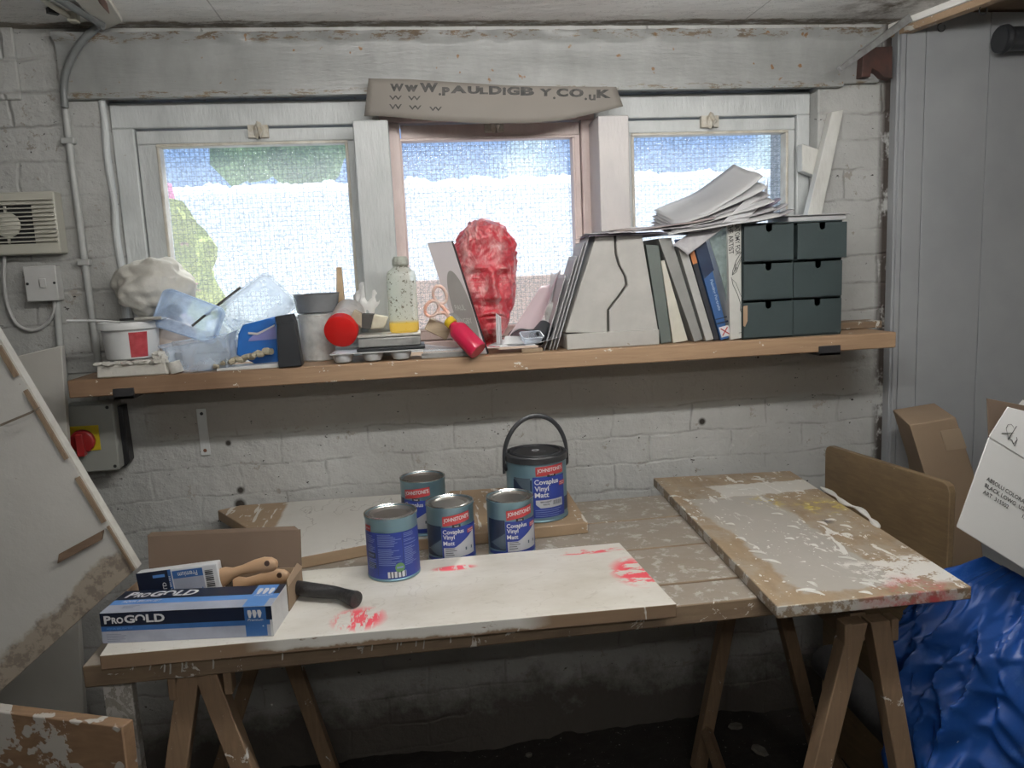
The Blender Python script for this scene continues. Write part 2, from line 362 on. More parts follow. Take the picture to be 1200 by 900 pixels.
# left reveal strip, slightly irregular white edge
g = G(); g.tube([V((-.745+.002*math.sin(k*.9), 2.15, 1.24+.69*k/24)) for k in range(25)], .009, 10); struct(g, 'trim_5', FRAME)

# grey boarded panel right of the wall, with shallow vertical joints
g = G(); xs = [1.415, 1.432, 1.492, 1.69, 1.90, 2.12, 2.39]
for a, b in zip(xs, xs[1:]): g.box(a+.0012, b-.0012, 2.112, 2.15, -.05, 2.12)
g.box(1.41, 2.39, 2.120, 2.15, -.05, 2.12)
struct(g, 'trim_6', PANEL, .0012)
WTM = m_paintwood('white batten paint', (.66, .66, .63), (.5, .49, .46), pink=True)
g = G(); g.prism([B(975, 131, 2.12), B(989, 128, 2.12), B(961, 262, 2.12), B(944, 262, 2.12)], (0, .028, 0))
tag(g.out('timber_batten', WTM, None, .002), 'white painted batten leaning at the right edge of the right-hand window', 'batten')
g = G(); g.prism([B(940, 168, 2.15), B(962, 176, 2.15), B(960, 208, 2.15), B(940, 200, 2.15)], (0, .03, 0))
tag(g.out('wood_block', WTM, None, .003), 'small white painted block behind the leaning white batten', 'block')

# outside: sunny garden behind the obscured glass
OUTW = M('sunlit white render', (.86, .88, .88), (.78, .80, .82), ns=2, rough=.9)
g = G()
def slope(u, v):
    x = -1.55+5.6*u; y = 3.0+1.1*v; z = 1.22+(B(570, 211, 4.1).z-1.22)*v+(.03*noise.noise(V((x*9, 0, 0)))+.02*noise.noise(V((x*40, 2, 0))) if v > .9 else 0)
    return V((x, y, z))
g.grid(300, 10, slope)
tag(g.out('garden_shelter', OUTW, None, ang=60, solid=.03), 'blurred sunlit white sloping surface outside the windows', 'shelter roof')
TREE = M('leaf green', (.16, .28, .09), (.07, .15, .04), ns=6, rough=.9)
g = G(); g.blob((-.95, 7.0, 3.15), (.75, .5, .75), .5, 2.0, 4, seed=3)
tag(g.out('garden_tree', TREE, None), 'green treetop seen blurred through the upper left window', 'tree')
YEL = NT('flowering shrub'); o_ = YEL.tc()
yc = YEL.mix(YEL.noise(o_, 9, 3), (.55, .58, .10), (.30, .42, .08)); yc = YEL.mix(YEL.th(YEL.noise(YEL.map(o_, loc=(3, 1, 2)), 9, 3), .58, .62), yc, (.75, .16, .38))
YEL = YEL.done(yc, .9)
g = G(); g.blob((-.86, 2.80, 1.50), (.17, .14, .25), .45, 2.2, 4, seed=8)
tag(g.out('garden_shrub', YEL, None), 'yellow-green flowering shrub outside the left window', 'shrub')
BRN = M('brown fence wood', (.80, .52, .38), (.70, .42, .30), ns=5, rough=.8)
g = G(); g.box(-.1, .68, 2.62, 2.66, 1.22, 1.435)
tag(g.out('garden_board', BRN, None, .005), 'brown board low outside the middle window', 'board')
g = G(); g.box(-5, 8, 2.46, 9, 1.1, 1.22); struct(g, 'ground_outside', OUTW)

# ============================================================= LIGHTS
wd = bpy.data.worlds.new('sky'); scene.world = wd; wd.use_nodes = True; nt = wd.node_tree; nt.nodes.clear()
w_o = nt.nodes.new('ShaderNodeOutputWorld'); w_b = nt.nodes.new('ShaderNodeBackground'); w_n = nt.nodes.new('ShaderNodeTexNoise'); w_r = nt.nodes.new('ShaderNodeValToRGB'); w_c = nt.nodes.new('ShaderNodeTexCoord')
nt.links.new(w_c.outputs['Generated'], w_n.inputs['Vector']); w_n.inputs['Scale'].default_value = 5.5; w_n.inputs['Detail'].default_value = 4
w_r.color_ramp.elements[0].position = .56; w_r.color_ramp.elements[0].color = (.24, .40, .74, 1); w_r.color_ramp.elements[1].position = .66; w_r.color_ramp.elements[1].color = (.62, .80, .92, 1)
nt.links.new(w_n.outputs['Fac'], w_r.inputs[0]); nt.links.new(w_r.outputs[0], w_b.inputs[0]); nt.links.new(w_b.outputs[0], w_o.inputs[0]); w_b.inputs[1].default_value = 1.6
sd = bpy.data.lights.new('sun', 'SUN'); sd.energy = 9.0; sd.angle = R(7); sd.color = (1, .96, .9)
so = bpy.data.objects.new('sun', sd); COL.objects.link(so)
so.rotation_euler = (V((-.42, -.72, -.98))).to_track_quat('-Z', 'Y').to_euler()
# ceiling fluorescent batten near the windows, plus an unseen one added as fill
def batten(x, y, L, power, label):
    TUBE = NT('lit tube'); TUBE.done((.9, .9, .9), .5); TUBE.b.inputs['Emission Color'].default_value = (1, .98, .94, 1); TUBE.b.inputs['Emission Strength'].default_value = power; TUBE = TUBE.m
    t = thing('ceiling_light', V((x, y, 2.1)), label, 'light')
    g = G(); g.box(x-L/2, x+L/2, y-.03, y+.03, 2.075, 2.1); g.out('housing', M('white enamel', (.8, .8, .8)), t, .003)
    g = G(); g.tube([V((x-L/2+.02, y, 1.99)), V((x+L/2-.02, y, 1.99))], .019, 12); [g.tube([V((x+s_*(L/2-.03), y, 1.99)), V((x+s_*(L/2-.03), y, 2.08))], .006, 8) for s_ in (-1, 1)]; g.out('lamp_tube', TUBE, t)
batten(.45, .95, 1.5, LP1, 'white fluorescent batten on the ceiling nearest the windows')
batten(.1, -.8, 1.5, LP2, 'unseen white fluorescent batten added as fill on the ceiling behind the viewer')
scene.view_settings.view_transform = 'Standard'; scene.view_settings.look = 'None'; scene.view_settings.gamma = 1; scene.view_settings.exposure = EXPO
scene.view_settings.use_curve_mapping = False
scene.cycles.use_denoising = True; scene.cycles.max_bounces = 8; scene.cycles.transparent_max_bounces = 24
scene.cycles.caustics_reflective = False; scene.cycles.caustics_refractive = False; scene.cycles.sample_clamp_indirect = 4

# ============================================================= THE BENCH
RAWD = m_timber('bench timber', (.29, .205, .13), (.19, .13, .085), 0, (13, .60), (.55, .53, .49))
def topx(t, o, c):      # worn, paint-washed plank faces
    n = t.tc('Normal'); z = t.sep(n)[2]
    k = t.math('MULTIPLY', t.th(z, .8, .9), t.ramp(t.noise(t.map(o, (1, 2, 1)), 5, 5, .7), [(.25, .55), (.6, .95)]))
    return t.mix(k, c, t.mix(t.th(t.noise(o, 30, 5, .75), .54, .60), (.27, .24, .205), (.44, .425, .395)))
PLANK = m_timber('paint-washed plank', (.235, .17, .108), (.16, .11, .07), 0, (22, .63), (.6, .58, .54), topx)
bench = thing('workbench_top', V((0, 1.31, BZ-.04)), 'long bench top of paint-spattered wooden planks resting on two trestles under the shelf', 'workbench')
for i, (a, b) in enumerate(((1.31, 1.405), (1.412, 1.606), (1.612, 1.806), (1.812, 1.995))):
    g = G(); g.box(-.592+.004*i, .93, a, b, BZ-.040, BZ); g.out('plank', PLANK if i else RAWD if False else PLANK, bench, .003)
DRIP = M('dried drips', (.50, .49, .46), (.42, .41, .38), ns=30, rough=.5)
rr = random.Random(21)
for px, ln_ in ((176, 8), (192, 12), (199, 15), (213, 14), (218, 10), (249, 14), (330, 12), (397, 6), (424, 14), (436, 12), (466, 14), (470, 9), (487, 12), (497, 16), (527, 12), (554, 5), (612, 6)):
    yy = 782-(px-97)*.1023; p = B(px, yy+2, 1.3085); q = B(px+rr.uniform(-1, 1.5), yy+ln_+3, 1.3085); q.z = max(q.z, BZ-.037); g = G(); g.tube([p, (p+q)/2+V((.001, 0, 0)), q], [.0022, .0016, .0022], 6, flat=.5); o_ = g.out('paint_drip', DRIP, bench); o_['label'] = 'white dried paint drip'
tag_label = lambda o, l: (o.__setitem__('label', l), o)[1]
# raw-wood trestles
TREST = m_timber('trestle wood', (.27, .18, .11), (.19, .125, .075), 2, (30, .66), (.6, .58, .54))
BLK = M('black metal', (.02, .02, .022), rough=.45)
def trestle(px_f, py_f, bl, br, fl_, fr_, name, label, yf, yb):
    top = BZ-.041
    t = thing('trestle', V(((fl_[0].x+fr_[0].x)/2, yf, 0)), label, 'trestle', 'trestles carrying the workbench')
    def leg(p, q, w=.019, d=.017):
        g = G(); p, q = V(p), V(q); g.hexa([q+V((-w, -d, 0)), q+V((w, -d, 0)), q+V((w, d, 0)), q+V((-w, d, 0))], [p+V((-w, -d, 0)), p+V((w, -d, 0)), p+V((w, d, 0)), p+V((-w, d, 0))])
        g.out('leg', TREST, t, .002)
    def ext(p, q):                     # carry the line p->q down to the floor
        k = p.z/(p.z-q.z); r = p+(q-p)*k; r.z = 0.0; return r
    tops = []
    for p, q in (fl_, fr_, bl, br):
        e = ext(p, q); d = (e-p)/(p.z-e.z); a = p+d*(p.z-top+.004); a.z = top-.004; e.z = .03 if p.y > 1.8 else .004; leg(a, e); tops.append((a, e))
    xm = (fl_[0].x+fr_[0].x)/2
    g = G(); g.box(xm-.016, xm+.016, yf+.020, yb+.03, top-.06, top-.001); g.out('top_rail', TREST, t, .003)
    for (a, e), (c, f) in ((tops[0], tops[2]), (tops[1], tops[3])):
        k = .84; p, q = a+(e-a)*k, c+(f-c)*k; g = G(); g.tube([p, q], .018, 4); g.out('rail', TREST, t, .002)
    for (a, e), (c, f), k in ((tops[0], tops[1], .52), (tops[2], tops[3], .135)):
        p, q = a+(e-a)*k, c+(f-c)*k; m = (p+q)/2; g = G()
        g.prism([p+V((-.005, .021, -.008)), q+V((.005, .021, -.008)), q+V((.005, .021, .008)), p+V((-.005, .021, .008))], (0, .004, 0)); g.lathe([(.010, 0), (.010, .008)], 12, Matrix.Translation(m+V((0, .021, -.006))) @ Matrix.Rotation(PI/2, 4, 'X'))
        tag_label(g.out('spreader_bar', BLK, t, 0), 'black metal spreader bar')
    for s in (-1, 1): g = G(); g.box(xm-.050 if s < 0 else xm+.044, xm-.036 if s < 0 else xm+.058, yf-.018, yf+.012, top-.045, top-.002); g.out('cleat', TREST, t, .002)
trestle(0, 0, (B(345, 785, 1.95), B(385, 900, 1.95)), (B(295, 790, 1.95), B(262, 900, 1.95)), (B(222, 798, 1.34), B(208, 900, 1.34)), (B(247, 795, 1.34), B(287, 900, 1.34)), 'a', 'wooden trestle under the left end of the bench', 1.34, 1.95)
trestle(0, 0, (B(852, 730, 1.93), B(822, 890, 1.93)), (B(917, 722, 1.93), B(948, 850, 1.93)), (B(1003, 715, 1.27), B(958, 900, 1.27)), (B(1024, 715, 1.27), B(1053, 880, 1.27)), 'b', 'wooden trestle under the right end of the bench beside the blue sheet', 1.27, 1.93)
WPOST = m_timber('whitewashed post', (.50, .48, .44), (.36, .33, .28), 2, (20, .5), (.62, .60, .57))
g = G(); g.box(-.587, -.538, 1.365, 1.388, 0, BZ-.041)
tag(g.out('timber_post', WPOST, None, .002), 'white-splashed upright board under the left end of the bench', 'post')

# boards lying on the bench
def stripx(t, o, c): return c
def pink(t, o, c, spots, seed=0):
    for (x, y, r, st) in spots:
        k = t.near(t.math, (0, 0, 0), 0, 1) if False else None
        n = t.new('ShaderNodeVectorMath', operation='DISTANCE'); t.put(n.inputs[0], t.map(o, st[1], loc=(-x*st[1][0], -y*st[1][1], 0))); n.inputs[1].default_value = (0, 0, 0)
        f = t.math('MULTIPLY', t.th(n.outputs['Value'], r, r*.6), t.th(t.noise(t.map(o, st[2], (0, 0, st[0])), 42, 4, .7), .45, .50))
        c = t.mix(f, c, (.75, .09, .12))
    return c
def m_whitetop():
    t = NT('white laminate board'); o = t.tc(); x, y, z = t.sep(o); nz = t.sep(t.tc('Normal'))[2]
    c = t.mix(t.ramp(t.noise(t.map(o, (1, 2, 1)), 4, 5, .65), [(.35, 0), (.75, 1)]), (.68, .66, .615), (.52, .485, .42))
    ln = t.th(t.math('ABSOLUTE', t.math('SUBTRACT', t.noise(t.map(o, (1, 2.2, 1)), 5, 3, .6, 1), .5)), .006, .0)
    c = t.mix(t.math('MULTIPLY', ln, .25), c, (.28, .24, .19))
    c = t.mix(t.math('MULTIPLY', t.th(t.noise(o, 40, 4, .8), .62, .70), .5), c, (.36, .31, .24))
    dx = t.ramp(x, [(0, 0), (1, 1)])
    PA, PB_, PC = A(428, 722, .846), A(752, 667, .846), A(538, 663, .846)
    c = pink(t, o, c, [(PA.x-cx, PA.y-cy, .055, (R(50), (1, 1.0, 0), (1, .25, 1))), (PB_.x-cx, PB_.y-cy, .085, (R(-20), (1.4, 1, 0), (.5, 1, 1))), (PC.x-cx, PC.y-cy, .036, (R(30), (.7, 2.2, 0), (1, .3, 1))), (.36-cx, 1.565-cy, .05, (0, (.6, 3, 0), (.4, 1, 1)))])
    raw = t.mix(t.noise(t.map(o, (.5, 4, 4)), 14, 5, .6), (.20, .135, .082), (.14, .09, .055))
    smear = t.math('MULTIPLY', t.math('MULTIPLY', t.span(x, -.22, .25, .03), t.th(t.math('ADD', z, t.math('MULTIPLY', t.noise(t.map(o, (1.2, 1, 1)), 9, 5, .7), .03)), .020, .024)), t.th(t.noise(t.map(o, (.6, 1, 1.5)), 18, 5, .75), .36, .42))
    smear = t.math('MAXIMUM', smear, t.th(t.noise(t.map(o, (1, 1, .4)), 26, 3, .7), .66, .68))
    raw = t.mix(smear, raw, (.50, .49, .46))
    c = t.mix(t.th(nz, .6, .8), raw, c)
    return t.done(c, t.mix(t.th(nz, .6, .8), .7, .34), 0, t.bump(t.noise(o, 18, 5, .7), .25, .003))
x0, x1, y0, y1 = -.552, .438, 1.285, 1.595; cx, cy = (x0+x1)/2, (y0+y1)/2
g = G(); g.hexa([V((-.553, 1.289, BZ+.0005)), V((.44, 1.263, BZ+.0005)), V((.425, 1.592, BZ+.0005)), V((-.575, 1.598, BZ+.0005))], [V((-.553, 1.289, BZ+.026)), V((.44, 1.263, BZ+.026)), V((.425, 1.592, BZ+.026)), V((-.575, 1.598, BZ+.026))])
tag(g.out('worktop_board', m_whitetop(), None, .0015), 'long white-faced board with pink paint smears lying along the front of the bench', 'board')

def m_backboard():
    t = NT('back board'); o = t.tc(); x, y, z = t.sep(o); nz = t.sep(t.tc('Normal'))[2]; w = t.math('ADD', x, t.math('MULTIPLY', t.noise(o, 20, 3), .012))
    raw = t.mix(t.noise(t.map(o, (1, 4, 4)), 12, 5, .6), (.36, .26, .17), (.25, .17, .10))
    wh = t.mix(t.noise(o, 6, 5, .7), (.62, .61, .58), (.48, .46, .42))
    wh = t.mix(t.th(t.math('ABSOLUTE', t.math('SUBTRACT', t.noise(t.map(o, (1, .4, 1), (0, 0, .3)), 9, 4, .6), .5)), .006, .0), wh, (.3, .28, .26))
    drip = t.th(t.noise(t.map(o, (2.2, .25, 1), (0, 0, -.35)), 24, 3, .6), .60, .62)
    top = t.mix(t.math('MAXIMUM', t.math('MULTIPLY', drip, .9), t.th(t.noise(o, 45, 3), .66, .68)), raw, (.62, .60, .56))
    top = t.mix(t.span(w, -.285, .158, .004), top, wh)
    c = t.mix(t.math('MULTIPLY', t.th(nz, .6, .8), 1), t.mix(t.th(t.noise(o, 20, 4, .7), .62, .65), raw, (.5, .48, .44)), top)
    return t.done(c, .55, 0, t.bump(t.noise(o, 20, 5, .7), .4, .004))
pts = [A(255, 598, .848), A(290, 619, .848), A(347, 654, .848), A(425, 639, .848), A(500, 631, .848), A(620, 619, .848), A(689, 612, .848), V((.395, 2.0, .848)), V((.395, 2.085, .848)), V((-.1, 2.115, .848)), V((-.5, 2.13, .848))]
g = G(); g.hexa([V((p.x, p.y, BZ+.0005)) for p in pts], pts)
tag(g.out('offcut_board', m_backboard(), None, .002), 'angular wooden offcut, part painted white, lying at the back of the bench against the wall', 'board')

def m_rightboard():
    t = NT('paint-crusted board'); o = t.tc(); nz = t.sep(t.tc('Normal'))[2]; x, y, z = t.sep(o)
    wx = t.math('ADD', x, t.math('MULTIPLY', t.math('SUBTRACT', t.noise(o, 9, 5, .7), .5), .08)); wy = t.math('ADD', y, t.math('MULTIPLY', t.math('SUBTRACT', t.noise(o, 7, 5, .7, 0), .5), .10))
    raw = t.mix(t.ramp(t.noise(t.map(o, (4, 1, 4)), 8, 5, .6), [(.3, 0), (.7, 1)]), (.34, .255, .165), (.23, .165, .105))
    raw = t.mix(t.math('MULTIPLY', t.th(t.noise(o, 12, 5, .7), .48, .62), .5), raw, (.36, .33, .28))
    grey = t.mix(t.noise(o, 10, 5, .7), (.42, .40, .365), (.34, .32, .29))
    pool = t.math('MULTIPLY', t.span(wx, -.155, .045, .006), t.span(wy, -.40, .20, .006))
    c = t.mix(t.math('MULTIPLY', pool, .92), raw, grey)
    lt = t.math('MULTIPLY', t.span(wx, -.06, .22, .004), t.span(wy, .20, .30, .004))
    c = t.mix(lt, c, (.55, .53, .49))
    sm = t.math('MAXIMUM', t.th(t.noise(t.map(o, (1.3, .38, 1), (0, 0, .55)), 20, 5, .7, .5), .615, .63), t.th(t.noise(t.map(o, (1.2, .5, 1), (0, 0, 1.9)), 34, 4, .7, .4), .64, .655))
    sm = t.math('MULTIPLY', sm, t.th(t.noise(o, 3.2, 2), .40, .50))
    c = t.mix(sm, c, (.68, .665, .63))
    front = t.math('MULTIPLY', t.span(wy, -.40, -.27, .01), t.math('MULTIPLY', t.span(wx, -.02, .17, .01), t.th(t.noise(o, 16, 5, .75), .47, .50)))
    c = t.mix(front, c, (.64, .62, .58))
    c = t.mix(t.th(t.noise(o, 70, 2, .5), .69, .71), c, (.66, .65, .62))
    c = t.mix(t.math('MULTIPLY', t.near(o, (.14, .07, .02), .01, .075), t.th(t.noise(o, 35, 4, .7), .5, .58)), c, (.62, .50, .06))
    c = t.mix(t.math('MULTIPLY', t.near(o, (.03, .14, .02), .01, .06), t.th(t.noise(o, 28, 4, .7), .52, .62)), c, (.55, .42, .05))
    c = t.mix(t.math('MULTIPLY', t.near(o, (.09, -.04, .02), .004, .02), .9), c, (.05, .05, .06))
    c = t.mix(t.math('MULTIPLY', t.near(o, (.05, -.435, .01), .02, .09), t.th(t.noise(o, 20, 4, .7), .45, .6)), c, (.45, .07, .08))
    edge = t.mix(t.th(t.noise(o, 24, 5, .7), .5, .55), (.20, .15, .10), (.42, .40, .37))
    edge = t.mix(t.math('MULTIPLY', t.near(o, (.04, -.435, .01), .03, .12), t.th(t.noise(o, 20, 4, .7), .40, .6)), edge, (.40, .06, .07))
    c = t.mix(t.th(nz, .6, .8), edge, c)
    h = t.math('ADD', sm, t.math('MULTIPLY', t.noise(o, 22, 5, .7), .6))
    return t.done(c, .5, 0, t.bump(h, .5, .004))
RB = m_rightboard()
rb = thing('door_panel_board', V((.83, 1.225, BZ)), 'thick rectangular board crusted with grey and white paint lying across the right end of the bench', 'board')
a, b, c, d = A(911, 710.7, .845), A(1139, 687.5, .845), A(926, 551.5, .845), A(765.6, 560, .845)
g = G(); g.hexa([V((p.x, p.y, BZ+.0008)) for p in (a, b, c, d)], [V((p.x, p.y, .845)) for p in (a, b, c, d)])
o_ = g.out('board_slab', RB, None, .0025); cc = V(o_['_o']); o_.parent = rb; o_.location = cc-V(rb['_o'])
# thick dried paint runs on it
CRUST = M('dried white paint', (.68, .67, .64), (.55, .54, .50), ns=30, rough=.4, bump=(60, .4))
g = G(); rr = random.Random(3)
ln = [A(962, 571, .846), A(978, 580, .846), A(990, 590, .846), A(1008, 597, .846), A(1022, 610, .846), A(1030, 618, .846)]
g.tube(smooth(ln, 5), [.003+.006*abs(math.sin(k*.5)) for k in range(26)], 8, flat=.6)
for k in range(34):
    u, v = rr.random(), rr.random(); p = a+(b-a)*u*.9+(d-a)*v*.9; L_ = rr.uniform(.01, .04); an = rr.uniform(1.7, 3.0)
    p.z = .8455; q = p+V((math.cos(an)*L_, math.sin(an)*L_, 0)); m_ = (p+q)/2+V((.004, .003, 0))
    g.tube(smooth([p, m_, q], 3), [.0015, .003, .0045, .005, .0045, .003, .0015], 6, flat=.45)
g.out('paint_runs', CRUST, rb)
tag_label(rb.children[1], 'thick white dried paint runs')
# paint runs on the front of the bench: thick smear along the white board edge
# standing board behind the right trestle
def edgex(t, o, c): return c
OLD = m_timber('old varnished board', (.22, .155, .085), (.15, .10, .055), 1, (30, .70), (.5, .42, .3), None, .45)
T1 = V((1.14, 2.0, .925)); T2 = V((1.195, 1.56, .925)); nrm = (T2-T1).cross(V((0, 0, 1))).normalized()*.018
if nrm.x < 0: nrm = -nrm
d_ = (T2-T1).normalized(); dn = V((0, 0, -1))
pts = [T1+dn*.915, T1+dn*.02, T1+d_*.006+dn*.006, T1+d_*.02, T2-d_*.022, T2-d_*.007+dn*.006, T2+dn*.022, T2+dn*.915]
g = G(); g.prism(pts, nrm)
tag(g.out('plywood_board', OLD, None, .002), 'brown round-cornered board standing on edge between the bench and the cardboard box', 'board')

# grey carpet roll leaning behind the right trestle
GR = M('grey roll', (.075, .075, .078), (.05, .05, .053), ns=12, rough=.8, bump=(60, .3))
p1, p2 = B(968, 772, 1.82), B(1060, 868, 1.52); q = p1+(p2-p1)*1.2
g = G(); g.tube([p1, q], .045, 28, caps=False); g.lathe([(.045, 0), (.043, -.002), (.030, 0), (.029, .25)], 28, axis_m(p1, q), cap=(False, False))
tag(g.out('carpet_roll', GR, None), 'grey roll lying slantwise in the dark behind the right trestle', 'roll')

# ------------------------------------------------------------- left side boards
def m_leanboard():
    t = NT('grubby white board'); o = t.tc(); x, y, z = t.sep(o)
    c = t.mix(t.ramp(t.noise(o, 3, 5, .6), [(.3, 0), (.7, 1)]), (.55, .54, .515), (.46, .45, .425))
    e = t.new('ShaderNodeVectorMath', operation='DOT_PRODUCT'); t.put(e.inputs[0], o); e.inputs[1].default_value = (LN.x, LN.y, LN.z)
    dd = t.math('ADD', t.math('SUBTRACT', e.outputs['Value'], LO), t.math('MULTIPLY', t.noise(o, 7, 5, .7), -.10))
    c = t.mix(t.math('MULTIPLY', t.ramp(dd, [(0, 1), (.012, .0)]), .8), c, t.mix(t.th(t.noise(o, 26, 5, .7), .48, .56), (.30, .24, .175), (.14, .10, .07)))
    c = t.mix(t.th(t.noise(o, 22, 5, .8), .66, .69), c, (.26, .20, .15))
    return t.done(c, .55, 0, t.bump(t.noise(o, 14, 5, .7), .4, .005))
C1 = B(159, 667, 1.66); U = (B(0, 401, 1.70)-C1); D = (B(0, 811, 1.66)-C1)
LN = V((D.z, 0, -D.x)).normalized()
if LN.dot(U) < 0: LN = -LN
E1 = C1+U*1.45; kD = (C1.z-.012)/-D.z; E2 = C1+D*kD; pts = [C1, E1, E1+D*kD, E2]
mid = V(((min(p.x for p in pts)+max(p.x for p in pts))/2, 0, min(p.z for p in pts))); LO = LN.dot(C1-mid)-LN.y*0
leanb = thing('white_board', V((E2.x, 1.66, 0)), 'large grubby white board leaning at a slant against the left wall beside the bench', 'board')
LB = m_leanboard()
g = G(); g.prism(pts, (0, .024, 0)); o_ = g.out('board_face', LB, None, .0015); LOC = V(o_['_o']); o_.parent = leanb; o_.location = LOC-V(leanb['_o'])
g = G(); e = (C1-E1).normalized(); nn = V((-e.z, 0, e.x)); nn = nn if nn.x > 0 else -nn
g.prism([C1, E1, E1+nn*.004, C1+nn*.004], (0, .026, 0)); tag_label(g.out('edge_strip', M('white edging', (.62, .61, .57), (.5, .48, .44), ns=30, rough=.45), leanb), 'white edging strip with chipped paint')
g = G(); q1, q2 = B(68, 655, 1.655), B(120, 627, 1.655); up_ = V((.005, 0, .020)); g.prism([q1-up_*.5, q2-up_*.5, q2+up_*.5, q1+up_*.5], (0, .006, 0))
tag_label(g.out('bare_patch', m_timber('bare strip', (.22, .15, .10), (.15, .10, .07), 0, (30, .62)), leanb), 'bare brown strip where the paint is missing')
g = G(); q = [B(0, 408, 1.656), B(8, 418, 1.656), B(50, 490, 1.656), B(42, 487, 1.656), B(0, 420, 1.656)]
for s0, s1, o1 in ((.0, .20, .0045), (.22, .42, .009), (.50, .80, .008), (.86, .99, .010)):
    m0, m1 = C1+U*s0, C1+U*s1; w_ = -nn*o1; g.prism([V((p.x, 1.654+.04*(p.z-C1.z)/U.z, p.z)) for p in (m0, m1, m1+w_, m0+w_)], (0, .008, 0))
g.out('bare_edge', m_timber('bare brown edge', (.26, .19, .125), (.17, .12, .08), 2), leanb)

g = G(); q_ = [B(0, 497, 1.653), B(36, 482, 1.653), B(46, 477, 1.653), B(45, 479, 1.653), B(36, 485, 1.653), B(0, 500, 1.653)]; g.prism(q_, (0, .004, 0)); tag_label(g.out('crack', M('dark crack', (.16, .13, .10)), leanb), 'thin dark crack')
WP = M('dull white panel', (.50, .485, .45), (.44, .425, .39), ns=3, rough=.6, bump=(14, .3))
g = G(); tl, tr_, br_ = B(18, 421, 2.02), B(72, 405, 2.02), B(92, 845, 2.02)
g.prism([V((tl.x-.5, 2.02, 0.012)), V((br_.x-.005, 2.02, .012)), tr_, V((tl.x-.5, 2.02, tl.z-.09))], (0, .02, 0))
tag(g.out('wall_panel', WP, None, .002), 'plain off-white sheet standing behind the slanting white board', 'panel')
DF = m_timber('paint-crusted panel', (.24, .15, .085), (.17, .10, .055), 0, (6, .50), (.38, .36, .33))
g = G(); tl, tr_ = B(-60, 827, 1.22), B(143, 852, 1.16); bl_, br_ = tl.copy(), tr_.copy(); bl_.z = br_.z = 0.012; bl_.x -= .0; br_.x -= .01
g.prism([bl_, br_, tr_, tl], (.01, .02, 0))
tag(g.out('crusted_panel', DF, None, .002), 'brown panel crusted with pale paint standing in the bottom left corner', 'panel')

# ------------------------------------------------------------- right corner
CARD = M('brown card', (.30, .215, .145), (.265, .19, .125), ns=4, rough=.8, bump=(90, .12))
CARD_SHADE = M('brown card shaded', (.125, .087, .062), (.108, .075, .053), ns=4, rough=.85)  # card brown darkened, with the backlit flap's shade put into the colour
TAPE = M('brown tape', (.36, .27, .185), (.33, .245, .17), ns=4, rough=.4)
cb = thing('cardboard_box', V((1.45, 1.9, .0)), 'tall closed brown cardboard box tilted against the grey panel', 'box')
f = [B(1066, 498, 1.82), B(1120, 489, 1.82), B(1141, 553, 1.82), V((1.60, 1.82, .012)), V((1.46, 1.82, .012)), B(1085, 560, 1.82)]
ex = V((.085, .20, .0)); g = G(); g.prism(f, ex); g.out('carton', CARD, cb, .003)
g = G(); g.prism([B(1102, 505, 1.8185), B(1125, 502, 1.8185), B(1133, 525, 1.8185), B(1109, 528, 1.8185)], (0, .001, 0)); tag_label(g.out('tape', TAPE, cb), 'square of brown tape')
wb = thing('white_carton', V((1.25, 1.30, .0)), 'white printed carton with open flaps tilted on top of the blue plastic sheet', 'box')
WCT = M('white carton', (.66, .66, .65), (.61, .61, .60), ns=3, rough=.55)
INK = M('black print', (.03, .03, .03), rough=.6)
P0, P1 = B(1120, 618, 1.28), B(1158, 512, 1.28); ev = (P1-P0); eu = (B(1240, 693, 1.24)-P0); eun = eu.normalized(); evn = ev.normalized()
ex = V((.26, .22, .02))
g = G(); g.prism([P0, P0+eu*1.9, P0+eu*1.9+ev*1.02, P1], ex); g.out('carton', WCT, wb, .003)
fl0 = P1+evn*.001+V((0, -.002, 0)); fl1 = B(1181, 477, 1.285); fl2 = B(1262, 497, 1.25); fl3 = P0+eu*1.2+ev*1.02+V((0, -.002, 0))
g = G(); g.prism([fl0, fl3, fl2, fl1], (.001, .003, 0)); tag_label(g.out('flap', WCT, wb, .0008), 'white front flap')
g = G(); h0, h1, h2, h3 = B(1159, 513, 1.32), B(1157, 467, 1.33), B(1210, 477, 1.33), B(1250, 540, 1.32); g.prism([h0, h3, h2, h1], (0, .003, 0)); tag_label(g.out('flap', CARD_SHADE, wb, .0008), 'brown inside flap')
g = G(); fn = evn.cross(eun).normalized(); fn = fn if fn.y < 0 else -fn
P0n = P0+fn*.0012
def fm(u0_, v0_): return lambda x, y: P0n+eun*(u0_+x)+evn*(v0_+y)
Lv = ev.length; 
for i, (s, w_) in enumerate((('ABSOLU COLORANT W', .112), ('BLACK LOWG  UZL01  E', .117), ('ART  315502          1532 760', .125))):
    g.text(s, w_, .0075, fm(.024+.001*i, Lv*.60-.0125*i), 0, .012)
g.out('lettering', INK, wb)
g = G(); fo = fl0+V((0, -.0015, 0)); fu = eun; fv = (fl1-fl0).normalized(); fnn = fv.cross(fu).normalized(); fnn = fnn if fnn.y < 0 else -fnn
def F(u, v): return fl0+fu*u+fv*v+fnn*.0015
def stroke(g, pts, w=.0006): g.tube([F(*p) for p in pts], w, 6, flat=.6)
stroke(g, [(.018, .030), (.017, .038), (.022, .042), (.028, .040), (.047, .023), (.045, .012), (.040, .016), (.030, .018), (.018, .030)]); stroke(g, [(.047, .023), (.049, .010), (.038, .018)])
stroke(g, [(.016, .018), (.046, .038)], .001); stroke(g, [(.032, .044), (.032, .014)], .0013)
g.out('crossed_out_symbol', INK, wb)

